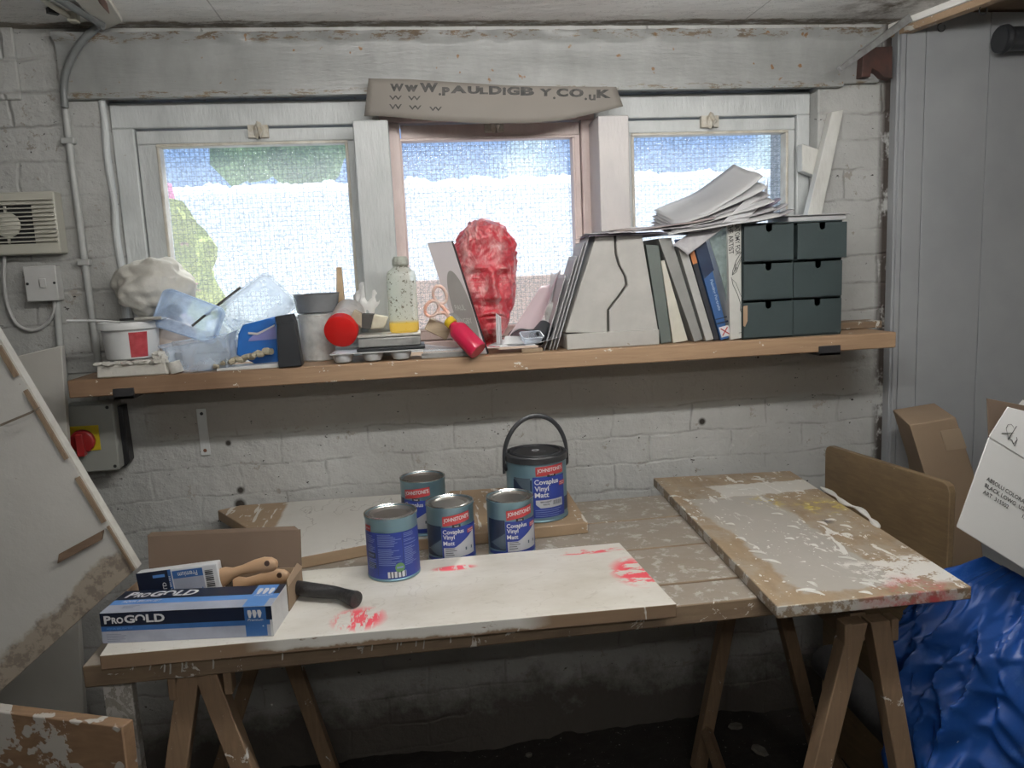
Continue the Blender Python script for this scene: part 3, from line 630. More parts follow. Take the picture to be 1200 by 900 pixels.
# heap under a blue plastic sheet
def m_tarp():
    t = NT('blue plastic sheet'); o = t.tc()
    c = t.mix(t.noise(o, 4, 4), (.010, .070, .30), (.006, .045, .21))
    c = t.mix(t.math('MULTIPLY', t.th(t.noise(o, 14, 5, .75), .55, .75), .35), c, (.12, .24, .50))
    c = t.mix(t.th(t.noise(o, 65, 3, .6), .74, .75), c, (.6, .6, .62))
    return t.done(c, t.math('ADD', t.math('MULTIPLY', t.noise(o, 9, 4), .3), .30), 0, t.bump(t.noise(o, 18, 4, .6, .5), .22, .006))
def ridge(p): return 1-abs(noise.noise(p))*2
def tarp(u, v):
    a_ = PI*(1.02+.98*u) if False else PI+PI*1.0*u; ph = v
    zt = [(0, .0), (.1, .10), (.3, .34), (.5, .56), (.7, .72), (.85, .80), (1, .845)]
    z = 0
    for (p, q), (p2_, q2_) in zip(zt, zt[1:]):
        if ph >= p: z = q+(q2_-q)*(ph-p)/(p2_-p)
    rad = 1.0-.12*ph-.42*max(0, ph-.6)**1.2-1.3*max(0, ph-.88)
    w_ = V((math.cos(a_), math.sin(a_), z*1.4))
    q = w_*1.6+V((noise.noise(w_*1.1), noise.noise(w_*1.3+V((5, 1, 0))), noise.noise(w_*1.2+V((0, 9, 2)))))*1.0
    f = .13*ridge(V((q.x*.9, q.y*.9, q.z*.35)))**3*.6+.075*(ridge(q*1.7+V((3, 0, 1)))-.4)+.03*(ridge(q*3.6)-.4)+.012*ridge(q*8)
    def cr(p):
        d_, _p = noise.voronoi(p); return 1-min(1, (d_[1]-d_[0])*1.6)
    wq = w_*2.1+V((noise.noise(w_*2.2), noise.noise(w_*2.4+V((5, 1, 0))), noise.noise(w_*2.1+V((0, 9, 2)))))*.8
    f = .085*cr(V((wq.x, wq.y, wq.z*.40)))+.075*cr(V((wq.x*2.1, wq.y*2.1, wq.z*1.2+4)))+.032*cr(wq*4.3)+.10*(noise.noise(w_*1.3)+.1)
    rr_ = rad*(.93+f)*(1 if z > .4 else .80+.5*z)
    X_, Y_, Z_ = 1.61+.66*rr_*math.cos(a_), 1.41+.27*rr_*math.sin(a_), max(.004, z*(.97+.25*f)-.02)
    lim = .862+.175*(.80-Z_)+(max(0, Y_-1.27)*.5 if Z_ < .35 else 0)+.01*noise.noise(w_*6)
    if X_ < lim+.03: X_ = lim+.03*math.exp((X_-lim-.03)/.06)
    top_ = P0.z+(X_-P0.x)*eu.z/eu.x-.006
    if X_ > P0.x-.03 and Z_ > top_: Z_ = max(.004, top_)
    return V((X_, Y_, Z_))
g = G(); g.grid(300, 190, tarp)
g.out('t', m_tarp(), None, ang=80); tg = bpy.data.objects['t']; tg.name = 'plastic_sheet'; tag(tg, 'crumpled bright blue plastic sheet heaped in the right corner', 'plastic sheet')
# small scraps on the floor
SCR = M('pale scrap', (.15, .14, .12), (.10, .09, .075), rough=.8, ns=40)
rr = random.Random(5)
for k, (px, py, s) in enumerate(((890, 880, .03), (862, 852, .025), (620, 886, .012), (835, 838, .016))):
    p = A(px, py, .06); T = rotm(p, 0, 0, rr.uniform(0, 180)); g = G()
    n_ = 7; g.hexa([T @ V((s*rr.uniform(.6, 1.1)*math.cos(2*PI*i/n_), s*.6*math.sin(2*PI*i/n_), 0)) for i in range(n_)], [T @ V((s*.8*math.cos(2*PI*i/n_), s*.5*math.sin(2*PI*i/n_), .008)) for i in range(n_)])
    tag(g.out('rubble_scrap', SCR, None), ['pale jagged scrap lying on the dark floor in the foot space of the right trestle', 'flat pale scrap on the floor left of the jagged one', 'tiny pale scrap on the dark floor under the middle of the bench', 'small pale scrap on the floor against the wall foot'][k], 'scrap')

# ============================================================= THINGS ON THE BENCH
STEEL = M('grey-blue tin', (.20, .33, .39), (.17, .28, .34), ns=5, rough=.38, metal=.55)
LIDM = M('bare tin lid', (.42, .40, .38), (.34, .32, .30), ns=6, rough=.30, metal=.85, bump=(20, .2))
RIM = M('bright tin rim', (.62, .63, .63), rough=.22, metal=.95)
BLUE = M('label blue', (.022, .045, .26), (.018, .038, .22), ns=4, rough=.42)
RED = M('label red', (.42, .045, .05), rough=.45)
WHT = M('label white', (.62, .62, .64), (.58, .58, .60), rough=.5)
INFO = M('label grey white', (.46, .47, .50), (.43, .44, .47), rough=.5)
NAVY = M('label dark navy', (.012, .02, .05), (.02, .035, .07), ns=20, rough=.4)
SLATE = M('label slate', (.09, .12, .15), (.06, .085, .11), ns=14, rough=.4)  # slate print for the lighter sweep and small marks on the tin labels
PALE = M('label pale print', (.20, .26, .48), rough=.5)
PGREEN = M('label green badge', (.12, .26, .10), rough=.5)
LM = [BLUE, RED, WHT, INFO, NAVY, SLATE, PALE, INK, PGREEN]
ZK = [1.0]
RB = [.057]
def cyl(r, o=.0006): return lambda s, z: V(((r+o)*math.sin(s/RB[0]), -(r+o)*math.cos(s/RB[0]), z*ZK[0]))
def patch(g, r, s0, s1, lo, hi, mi, o=.0006):
    f = cyl(r, o); n = max(2, int((s1-s0)/.004)); lo_ = lo if callable(lo) else (lambda s: lo); hi_ = hi if callable(hi) else (lambda s: hi)
    vs = [(g.bm.verts.new(f(s0+(s1-s0)*i/n, lo_(s0+(s1-s0)*i/n))), g.bm.verts.new(f(s0+(s1-s0)*i/n, hi_(s0+(s1-s0)*i/n)))) for i in range(n+1)]
    for a, b in zip(vs, vs[1:]): fc = g.bm.faces.new((a[0], b[0], b[1], a[1])); fc.material_index = mi
def ctext(g, r, txt, s0, w, z0, h, mi, bold=.02, o=.0012, tilt=0):
    f = cyl(r, o); g.text(txt, w, h, lambda x, y: f(s0+x, z0+y+tilt*x), mi, bold)
def tin_body(t, r, h):
    g = G(); g.lathe([(r-.004, .0015), (r-.0015, 0), (r+.0012, .001), (r+.0014, .0035), (r, .005), (r, h-.007), (r+.0014, h-.005), (r+.0016, h-.0015), (r, h), (r-.0022, h-.0004), (r-.003, h-.004), (r-.005, h-.006)], 72, cap=(True, False))
    g.out('tin', STEEL, t)
    g = G(); g.lathe([(r+.0016, h-.0018), (r+.0012, h+.0006), (r-.0012, h+.0010), (r-.0026, h-.001)], 72, cap=(False, False)); g.out('rim', RIM, t)
    g = G(); g.lathe([(r-.0028, h-.003), (r-.006, h-.0075), (r-.009, h-.0075), (r-.0105, h-.003), (r-.012, h-.0022), (r-.014, h-.0028), (r-.018, h-.006), (0.001, h-.0062)], 72, cap=(False, True)); g.out('lid', LIDM, t)
def front_label(t, r, h):
    k = h/.137*1.17; g = G()
    patch(g, r, -.078, -.0268, .018*k, .080*k, 4); patch(g, r, -.070, -.0275, lambda s: (.020+max(0, .012-(s+.07)*.35))*k, lambda s: (.030+(s+.070)*.55)*k, 5, .0008)
    patch(g, r, -.0262, .078, .010*k, .0775*k, 0)
    patch(g, r, -.078, .078, .008*k, lambda s: (.0185-.6*abs(s)*.12)*k, 0, .0009)
    patch(g, r, -.0225, .046, lambda s: (.0795+.12*(s+.0225))*k, lambda s: (.099+.10*(s+.0225))*k, 1, .0009)
    ctext(g, r, "JOHNSTONE'S", -.0195, .0625, .0855*k, .0105*k, 2, .02, .0014, .10)
    patch(g, r, .000, .020, .0765*k, .0825*k, 7, .0013); ctext(g, r, "TRADE", .0045, .011, .0780*k, .003*k, 2, .01, .0018)
    for i, (s, w) in enumerate((('Covaplus', .050), ('Vinyl', .027), ('Matt', .0265))):
        hh = .0115 if i < 2 else .0085; z = (.0640, .0535, .0415)[i]; 
        ctext(g, r, s, -.0225, w, (z-(.0023 if i < 2 else 0))*k, hh*k, 2, .02, .0014)
    patch(g, r, .038, .060, lambda s: (.0605+.05*(s-.038))*k, lambda s: (.069+.05*(s-.038))*k, 1, .0009)
    ctext(g, r, "IMPROVED", .040, .018, .0655*k, .0022*k, 2, .02, .0013, .05); ctext(g, r, "FORMULA", .041, .016, .0620*k, .0022*k, 2, .02, .0013, .05)
    return g, k
def info_tab(g, r, k):
    patch(g, r, -.0222, .060, lambda s: (.0155+.03*(s+.0222))*k, lambda s: (.0365+.028*max(0, (s-.004)/.056))*k, 3, .0011)
    for i, w in enumerate((.022, .026, .018, .020)):
        patch(g, r, -.018, -.018+w, (.034-.0042*i)*k, (.0352-.0042*i)*k, 7, .0014)
    for s in (.030, .047): patch(g, r, s, s+.004, .028*k, .034*k, 5, .0014)
def make_tin(loc, rz, label, back=False, info=True, r=.0527, h=.131):
    t = thing('paint_tin', V((0, 0, 0)), label, 'paint tin', 'tins of vinyl matt paint on the bench')
    tin_body(t, r, h)
    if not back:
        g, k = front_label(t, r, h); info_tab(g, r, k); g.out('label', LM, t, norm=False)
    else:
        g = G(); ZK[0] = .956; patch(g, r, -.17, .17, .006, .106, 0); patch(g, r, -.066, -.044, .107, .120, 1, .001)
        ctext(g, r, "JOHNSTONE'S", -.064, .018, .111, .004, 2)
        for s in (-.03, .028): patch(g, r, s-.0004, s+.0004, .012, .104, 4, .0009)
        rr = random.Random(4)
        for s0, s1, zb in ((-.060, -.033, .02), (-.027, .025, .036), (.031, .066, .03)):
            z = .101
            while z > zb:
                w = (s1-s0)*rr.uniform(.55, 1.0)
                if rr.random() > .12: patch(g, r, s0, s0+w, z, z+.0011, 6, .001)
                z -= .0034
        for zz in (.05, .028): patch(g, r, -.060, -.034, zz, zz+.012, 4, .0009)
        f = cyl(r, .0013); g.poly([f(.019+.0105*math.cos(2*PI*i/20), .030+.0105*math.sin(2*PI*i/20)) for i in range(20)], 8); patch(g, r, .012, .026, .0285, .0325, 6, .0016)
        patch(g, r, -.008, .032, .009, .022, 2, .001)
        for i in range(5): patch(g, r, (-.005, .002, .010, .018, .0265)[i]+.002, (-.005, .002, .010, .018, .0265)[i]+.0045, .009, .022, 4, .0014)
        g.out('label', LM, t, norm=False); ZK[0] = 1.0
    t.location = loc; t.rotation_euler.z = rz; return t
T_ = BZ+.0265
make_tin((B(457.5, 600, 1.54).x, 1.54, T_), R(-4), 'paint tin turned to its all-blue back label, nearest the mallet', back=True)
make_tin((B(526.5, 587, 1.665).x, 1.665, BZ), R(1), 'small paint tin with its front label, between the blue-backed tin and the rightmost small tin')
make_tin((B(597, 581, 1.67).x, 1.67, BZ), R(6), 'small paint tin standing directly in front of the large handled tin')
make_tin((B(495, 561, 1.79).x, 1.79, .8485), R(-30), 'small paint tin at the back, half hidden behind the two front-left tins')
# the large tin with its black collar, lid and bail handle
bt = thing('paint_tin', V((0, 0, 0)), 'large paint tin with black plastic lid and raised bail handle', 'paint tin', 'tins of vinyl matt paint on the bench')
r, h = .0746, .1615
g = G(); g.lathe([(r-.004, .0015), (r-.0015, 0), (r+.0012, .001), (r+.0014, .0035), (r, .005), (r, h-.016)], 80, cap=(True, True)); g.out('tin', STEEL, bt)
BPL = M('black plastic', (.022, .024, .028), (.03, .032, .036), rough=.38)
g = G(); g.lathe([(r+.0004, h-.018), (r+.003, h-.017), (r+.0035, h-.003), (r+.001, h), (r-.006, h), (r-.007, h-.004), (r-.010, h-.004)], 80, cap=(False, False)); g.out('collar', BPL, bt)
g = G(); g.lathe([(r-.008, h-.005), (r-.010, h+.002), (r-.013, h+.003), (r-.015, h-.003), (r-.020, h-.004), (r-.022, h+.0005), (.001, h+.0008)], 80, cap=(False, True)); g.out('lid', BPL, bt)
g = G(); g.lathe([(.009, h+.0012), (.0095, h+.0018), (.0055, h+.0018), (.005, h+.0012)], 24, cap=(False, False)); g.text('LIFT HERE', .03, .004, lambda x, y: V((x-.008, y-.020, h+.0012))); tag_label(g.out('lid_mark', INFO, bt), 'pale embossed ring mark and tiny lettering')
hm = [V((-(r+.006)*math.cos(a), -.012*math.sin(a), h-.028+.118*math.sin(a)**.9)) for a in [PI*i/36 for i in range(37)]]
g = G(); g.tube([V((-(r+.006), 0, h-.05))]+hm+[V(((r+.006), 0, h-.035))], .0036, 10, flat=1.6); g.out('handle', BPL, bt)
g = G()
for sgn in (-1, 1): g = G(); g.lathe([(.009, 0), (.010, .003), (.006, .008)], 20, Matrix.Translation((sgn*(r-.0005), 0, h-.035)) @ Matrix.Rotation(sgn*PI/2, 4, 'Y')); g.out('handle_ear', BPL, bt)
g = G(); ZK[0] = .97; RB[0] = .0805
patch(g, r, -.085, -.030, .030, .110, 4); patch(g, r, -.083, -.035, lambda s: .112-.9*(s+.083), .1145, 5, .0008)
patch(g, r, -.0285, .066, .013, .117, 0); patch(g, r, .0665, .095, .02, .055, 4)
patch(g, r, -.020, .062, lambda s: .119+.03*(s+.02), lambda s: .1425+.03*(s+.02), 1, .0009); ctext(g, r, "JOHNSTONE'S", -.016, .073, .1255, .0125, 2, .02, .0014, .03)
patch(g, r, .010, .034, .1165, .122, 7, .0013); ctext(g, r, 'TRADE', .0155, .013, .119, .004, 2, .01, .0018)
for s, w, z, hh in (('Covaplus', .066, .0945, .0165), ('Vinyl', .037, .0775, .0165), ('Matt', .037, .0655, .0125)): ctext(g, r, s, -.024, w, z, hh, 2, .02, .0014)
patch(g, r, .046, .069, .0895, .1005, 1, .0009); ctext(g, r, 'IMPROVED', .048, .019, .0960, .0026, 2, .02, .0013); ctext(g, r, 'FORMULA', .048, .018, .0915, .0026, 2, .02, .0013)
patch(g, r, -.022, .055, lambda s: .038+max(0, -.010-s)*.8, .0585, 3, .0011); ctext(g, r, 'BRILLIANT', -.010, .030, .0515, .004, 7, .02, .0015); ctext(g, r, 'WHITE', -.004, .018, .0445, .004, 7, .02, .0015)
for i in range(12): patch(g, r, .024+i*.0023, .024+i*.0023+(.0012 if i % 3 else .0007), .044, .055, 7, .0015)
for i in range(4): patch(g, r, -.024, .050-.008*(i % 2), .032-.0052*i, .0333-.0052*i, 6, .001)
g.out('label', LM, bt, norm=False)
ZK[0] = 1.0; bt.location = (B(627.5, 532, 1.835).x, 1.835, .8485); bt.rotation_euler.z = R(4)

# boxed brush set: printed sleeve in front, open card tray with brushes behind
PB = [M('carton dark navy', (.008, .013, .032), rough=.35), M('carton mid blue', (.035, .12, .33), rough=.4), M('carton pale grey', (.36, .385, .47), rough=.4), M('carton light blue', (.10, .26, .60), rough=.4), M('carton white', (.60, .61, .62), rough=.4), WHT, M('carton fine print', (.16, .18, .24), rough=.5)]
sl = thing('brush_set_box', V((-.42, 1.30, T_)), 'blue and navy printed paint brush carton lying at the front left of the bench', 'box')
a, b = A(121, 754, T_), A(321, 745, T_); a.z = b.z = T_; ux = (b-a).normalized(); Lx = (b-a).length; uy = V((-ux.y, ux.x, 0)); D_, H_ = .092, .0545; uz = V((0, 0, 1)); sh = V((0, 0, 0))
g = G(); g.hexa([a, b, b+uy*D_, a+uy*D_], [p+uz*H_ for p in (a, b, b+uy*D_, a+uy*D_)], 4); g.out('carton', PB, sl, .0008)
g = G()
def ff(x, z, o=.0005): return a+ux*x+uz*z-uy*o
def ft(x, y, o=.0005): return a+ux*x+uy*y+uz*(H_+o)
def rect(fn, x0, x1, y0, y1, mi, o=.0005): g.poly([fn(x0, y0, o), fn(x1, y0, o), fn(x1, y1, o), fn(x0, y1, o)], mi)
rect(ff, 0, Lx, .0215+.009, H_, 0); rect(ff, 0, Lx, .0215, .0305, 1); rect(ff, 0, Lx, 0, .0215, 2)
rect(ff, Lx-.047, Lx-.010, .0015, H_, 1, .0009); rect(ff, Lx-.004, Lx, 0, .030, 4, .001)
rect(ft, 0, Lx, .052, D_, 0); rect(ft, 0, Lx, .032, .052, 3); rect(ft, 0, Lx, 0, .032, 2); rect(ft, Lx-.050, Lx-.012, .0, D_, 3, .0009)
def ptext(fn, s, x, y, w, h, mi=5, bold=.02, sk=0): g.text(s, w, h, lambda p, q: fn(x+p+sk*q, y+q, .0013), mi, bold)
def logo(fn, x, y, w, h, sk=0):    # small-capital brand word with a ring for the O
    q = [('P', .095, 1), ('RO', .155, .78), ('G', .135, 1), ('', .135, 0), ('L', .10, 1), ('D', .135, 1)]; c = x
    for s, ww, hh in q:
        if s: ptext(fn, s, c+w*.008, y, w*(ww*1.35 if len(s) == 1 else ww*1.3)-w*.012, h*hh, 5, .035, sk)
        else:
            cx_, cy_ = c+w*.09, y+h*.5
            for i in range(18):
                a0, a1 = [PI*(-.18+1.36*j/18) for j in (i, i+1)]
                P = [(cx_+w*.085*math.cos(t_)*k_+sk*h*.5, cy_+h*.52*math.sin(t_)*k_) for t_, k_ in ((a0, 1), (a1, 1), (a1, .62), (a0, .62))]; g.poly([fn(p[0], p[1], .0013) for p in P], 5)
        c += w*ww*1.33
    return
logo(ff, .006, .0355, .105, .0145); logo(ft, .012, .060, .125, .024, .25)
ptext(ff, 'AQUA BRUSH SET', .009, .024, .046, .0042, 3, .01); ptext(ft, 'AQUA BRUSH SET', .018, .037, .068, .010, 5, .01, .2)
for fn, x0, y0, s, hh in ((ff, Lx-.040, .035, 1, .014), (ft, Lx-.042, .050, 1.25, .026)):
    for i in range(3):
        x = x0+i*.0085*s; g.poly([fn(x+.0005, y0, .0014), fn(x+.0035*s, y0, .0014), fn(x+.006*s, y0+hh*.62, .0014), fn(x+.004*s, y0+hh, .0014), fn(x-.001, y0+hh, .0014), fn(x-.0015, y0+hh*.62, .0014)], 5)
    ptext(fn, 'Premium', x0-.002, y0-.006*s, .026*s, .0045*s, 5, .0, .2)
for i, w in enumerate((.026, .034, .030, .032, .022)): rect(ff, .008, .008+w, .0155-.003*i, .0162-.003*i, 6, .0009)
for i, w in enumerate((.028, .022, .02)): rect(ft, .03, .03+w, .024-.004*i, .0252-.004*i, 6, .0009)
ptext(ff, '4', Lx-.018, .018, .003, .003)
g.out('printing', PB, sl, norm=False)
tr = thing('card_tray', V((-.42, 1.45, T_)), 'open brown cardboard brush tray with raised lid flap behind the printed carton', 'box')
ta = a+uy*(D_+.004)-ux*.012; tw, td, th_ = Lx+.012, .10, .047; tk = .002
def TB(x0, x1, y0, y1, z0, z1): g.hexa([ta+ux*x+uy*y+uz*z0 for x, y in ((x0, y0), (x1, y0), (x1, y1), (x0, y1))], [ta+ux*x+uy*y+uz*z1 for x, y in ((x0, y0), (x1, y0), (x1, y1), (x0, y1))])
g = G(); TB(0, tw, 0, td, 0, tk); TB(0, tw, 0, tk, 0, th_); TB(0, tw, td-tk, td, 0, th_); TB(0, tk, 0, td, 0, th_); TB(tw-tk, tw, 0, td, 0, th_); g.out('tray', CARD, tr, .0005)
g = G(); p0, p1 = ta+uy*td+uz*th_, ta+ux*tw+uy*td+uz*th_; L1 = V((0, .025, .068)); g.prism([p0+ux*.006, p1, p1+L1, p0+L1+ux*.002], (0, .0025, 0)); g.prism([p0+L1, p1+L1-ux*.004, p1+L1+V((-.012, .006, .006)), p0+L1+V((.008, .006, .006))], (0, .002, 0)); g.out('lid_flap', CARD_SHADE, tr, .0005)
g = G(); p1 = ta+ux*tw+uz*th_; g.prism([p1, p1+uy*td, p1+uy*(td-.01)+V((-.006, 0, .012)), p1+uy*.012+V((-.004, 0, .010))], (.002, 0, 0)); g.out('side_flap', CARD, tr, .0005)
HW = M('beech handle', (.50, .33, .20), (.42, .265, .155), ns=8, rough=.42, stretch=(.4, 4, 4)); BRS = M('sleeve white', (.66, .67, .68), rough=.35)
def brush(o, rz, ry, label, L=.125, wrap=True):
    t = thing('paint_brush', V((0, 0, 0)), label, 'paint brush', 'brushes in the card tray'); g = G()
    if wrap:
        g.box(0, .15, -.010, .010, -.030, .030, 0); g.out('sleeve', [BRS], t, .002); g = G()
        def fq(x0, x1, z0, z1, mi, o_=.0104): g.poly([V((x0, -o_, z0)), V((x1, -o_, z0)), V((x1, -o_, z1)), V((x0, -o_, z1))], mi)
        fq(.0, .064, -.030, .030, 0); fq(.058, .064, -.030, .030, 1, .0106); fq(.066, .122, -.030, .012, 2); fq(.066, .122, .012, .026, 1)
        fq(.030, .052, .018, .023, 3, .0108); g.text('Premium', .036, .009, lambda x, y: V((.112-x, -.0108, .023-y)), 5, .01)
        g.text('GOLD', .028, .007, lambda x, y: V((.052-y*-1-.007, -.0108, -.020+x)), 5, .02); g.text('AQUA BRUSH', .040, .004, lambda x, y: V((.0605-y+.004-.002, -.011, -.022+x)), 5, .01)
        for i in range(13): fq(.1255, .1405, -.024+i*.0036, -.024+i*.0036+(.0022 if i % 3 else .001), 4, .0108)
        for i in range(5): fq(.100+i*.004, .102+i*.004, -.026, -.018+i*.004*.6, 1, .0109)
        g.out('printing', PB[:4]+[INK, WHT], t, norm=False)
    else:
        g.box(.08, .15, -.008, .008, -.022, .022); g.out('ferrule', RIM, t, .002); g = G(); g.box(0, .082, -.009, .009, -.022, .022); g.out('bristles', M('pale bristle', (.5, .42, .3)), t, .004)
    pr = [(0, .017, .009), (.012, .016, .009), (.03, .0095, .0075), (.055, .0085, .0075), (.085, .0125, .008), (.11, .0145, .0085), (.128, .0125, .0085), (.138, .0075, .007), (.141, .002, .002)]
    g = G(); g.grid(20, 8, lambda u, v: (lambda q: V((.150+q[0]*.76, -q[2]*math.cos(2*PI*u), q[1]*math.sin(2*PI*u)+.006*math.sin(q[0]*20)+.010*(q[0]/.14))))(pr[int(round(v*8))]), 0, True); g.out('handle', HW, t)
    g = G(); g.lathe([(.0048, -.0092), (.0048, .0092)], 20, Matrix.Translation((.240, 0, .0175)) @ Matrix.Rotation(PI/2, 4, 'X')); tag_label(g.out('hanging_hole', M('dark hole', (.06, .03, .018)), t), 'dark hanging hole')
    t.location = o; t.rotation_euler = (0, ry, rz); t.scale = (1.02, 1.0, 1.08); return t
rz0 = math.atan2(ux.y, ux.x)
br1 = brush(B(166, 689, 1.458), rz0, R(-5), 'brush in a blue and white printed wrapper, uppermost in the card tray')
br2 = brush(ta+ux*.028+uy*.078+uz*.016, rz0, R(-2), 'second wooden-handled brush lying lower behind the wrapped brush', wrap=False)
# rubber handle
RUB = M('black rubber', (.014, .014, .015), (.022, .022, .023), ns=60, rough=.45, bump=(120, .5))
h0, h1, h2, h3 = A(346, 688, .866), A(362, 691, .867), A(395, 695, .864), A(416, 702, .862)
mp = smooth([h0, h1, h2, h3], 8); g = G(); n = len(mp); g.tube(mp+[mp[-1]+(mp[-1]-mp[-2]).normalized()*k_ for k_ in (.004, .007)], [.0130+.0015*math.sin(i/n*6)+.004*max(0, i/n-.72)/.28 for i in range(n)]+[.0150, .007], 24)
ml = thing('rubber_mallet', V((h0.x, h0.y, T_)), 'black rubber grip of a mallet poking out beside the card tray', 'mallet'); g.out('grip', RUB, ml)

# ============================================================= THE SHELF
SHW = NT('shelf wood'); o = SHW.tc(); 
c = SHW.mix(SHW.ramp(SHW.noise(SHW.map(o, (.35, 5, 5)), 12, 6, .62, .8), [(.3, 0), (.7, 1)]), (.38, .25, .15), (.26, .165, .10))
c = SHW.mix(SHW.math('MULTIPLY', SHW.th(SHW.vor(SHW.map(o, (1, 1.5, 1.5)), 3.4), .085, .05), .8), c, (.09, .045, .022))
sx = SHW.sep(o)[0]; c = SHW.mix(SHW.math('MULTIPLY', SHW.math('MULTIPLY', SHW.span(sx, -3, -.62, .12), SHW.ramp(SHW.noise(o, 6, 4), [(.3, .5), (.6, 1)])), .75), c, (.12, .065, .035))
c = SHW.mix(SHW.th(SHW.noise(SHW.map(o, (1, 1, 1.6)), 26, 4, .75), .655, .67), c, (.58, .55, .49))
SHW = SHW.done(c, .6, 0, SHW.bump(SHW.noise(SHW.map(o, (.5, 5, 5)), 16, 4), .25, .002))
g = G(); g.box(-.82, 1.302, 1.93, 2.139, 1.199, SZ)
tag(g.out('wall_shelf', SHW, None, .003), 'long rough wooden shelf crossing the wall below the windows', 'shelf')
g = G(); g.box(1.08, 1.345, 2.06, 2.135, SZ+.0005, 1.263)
tag(g.out('timber_offcut', RAWD, None, .003), 'short raw timber offcut lying at the back of the shelf behind the drawer unit', 'offcut')
for lab, a_, b_ in (('black metal shelf bracket under the left end of the shelf', (132, 459), (157, 459)), ('black metal shelf bracket under the right end of the shelf', (960, 409), (985, 409))):
    p, q = B(*a_, 1.925), B(*b_, 1.925); t = thing('shelf_bracket', V(((p.x+q.x)/2, 1.93, 1.17)), lab, 'bracket', 'brackets carrying the shelf')
    g = G(); g.box(p.x, q.x, 1.924, 1.9295, 1.190, 1.216); g.box(p.x, q.x, 1.924, 2.148, 1.190, 1.198); g.out('arm', BLK, t, .0015)
    g = G(); g.box(p.x, q.x, 2.142, 2.1495, 1.17, 1.19); g.out('wall_plate', BLK, t, .001)

# ============================================================= WALL FITTINGS
CREAM = M('aged cream plastic', (.50, .49, .43), (.46, .45, .39), ns=4, rough=.4); GPL = M('white plastic', (.52, .52, .51), (.48, .48, .47), rough=.35)
fan = thing('extractor_fan', V((-.95, 2.15, 1.55)), 'square cream extractor fan grille high on the left wall', 'fan')
x0, x1, z0, z1 = -1.075, -.868, 1.548, 1.702
g = G(); g.box(x0, x1, 2.104, 2.15, z0, z1); g.box(x0+.01, x1-.006, 2.098, 2.104, z0+.006, z1-.006) if False else None
g.out('housing', CREAM, fan, .004)
g = G(); g.box(x0+.028, x1-.056, 2.1025, 2.1036, z0+.027, z1-.033); g.out('dark_opening', BLK, fan)
g = G(); cxx, czz = (x0+x1)/2-.013, (z0+z1)/2-.003; g.lathe([(.031, 0), (.031, .003), (.027, .005)], 36, Matrix.Translation((cxx, 2.1024, czz)) @ Matrix.Rotation(PI/2, 4, 'X')); g.out('hub', CREAM, fan)
g = G()
for i in range(11): z = z0+.030+i*.0102; g.box(x0+.004, x1-.0015 if 1 else x1, 2.0945, 2.1012, z, z+.0032)
g.box(cxx-.003, cxx+.003, 2.098, 2.103, z0+.028, z1-.034); g.out('grille', CREAM, fan, .0008)
sw = thing('wall_switch', V((-.90, 2.15, 1.44)), 'white single rocker switch box below the extractor fan', 'switch')
p, q = B(28, 312, 2.118), B(71, 352, 2.118)
g = G(); g.box(p.x+.003, q.x-.002, 2.118, 2.15, q.z, p.z-.003); g.out('back_box', GPL, sw, .003)
g = G(); g.box(p.x, q.x, 2.110, 2.118, q.z, p.z-.001); g.out('face_plate', GPL, sw, .002)
mx, mz = (p.x+q.x)/2, (p.z+q.z)/2; g = G(); g.prism([V((mx-.002, 2.110, mz-.011)), V((mx+.013, 2.110, mz-.011)), V((mx+.013, 2.110, mz+.012)), V((mx-.002, 2.110, mz+.012))], (0, -.004, 0)); g.out('rocker', GPL, sw, .001)
g = G()
for s in (-1, 1): g = G(); g.lathe([(.0035, 0), (.003, .0012)], 14, Matrix.Translation((mx+s*.032, 2.1101, mz)) @ Matrix.Rotation(PI/2, 4, 'X')); g.out('screw', BLK, sw)
g = G(); cp = [B(5, 300, 2.13), B(5, 330, 2.135), B(9, 358, 2.14), B(20, 380, 2.14), B(38, 387, 2.14), B(54, 380, 2.14), B(63, 366, 2.135), B(64, 350, 2.13)]
g.tube(smooth(cp, 8), .0042, 12); tag(g.out('power_cable', GPL, None), 'white cable hanging in a loop between the fan and the switch', 'cable')
iso = thing('isolator_switch', V((-.84, 2.15, .985)), 'grey isolator box with red rotary knob on a yellow plate', 'switch')
p0_, p1_, p2_, p3_ = B(69, 476, 2.085), B(131.5, 472, 2.085), B(142, 549, 2.085), B(81, 554, 2.085)
xa, xb, za, zb = (p0_.x+p3_.x)/2, (p1_.x+p2_.x)/2, (p2_.z+p3_.z)/2, (p0_.z+p1_.z)/2
IG = M('isolator grey', (.29, .295, .275), (.26, .265, .245), ns=5, rough=.45)
g = G(); g.box(xa, xb, 2.082, 2.15, za, zb); g.out('enclosure', IG, iso, .006, seg=3)
g = G(); g.box(xa-.001, xb+.001, 2.076, 2.0835, za-.001, zb+.001); g.out('cover', IG, iso, .003)
c_ = B(99, 516, 2.075); g = G(); g.box(c_.x-.034, c_.x+.038, 2.073, 2.0762, c_.z-.028, c_.z+.038); tag_label(g.out('yellow_plate', M('signal yellow', (.55, .42, .02), rough=.4), iso, .001), 'yellow plate')
KR = M('signal red', (.28, .018, .018), rough=.35); kc = B(97, 517, 2.068); g = G(); g.lathe([(.030, 0), (.030, .010), (.027, .014), (.010, .016)], 40, Matrix.Translation((kc.x, 2.0735, kc.z)) @ Matrix.Rotation(PI/2, 4, 'X'))
g.box(kc.x-.009, kc.x+.009, 2.045, 2.066, kc.z-.036, kc.z+.022); tag_label(g.out('rotary_knob', KR, iso, .002), 'red rotary knob')
g = G()
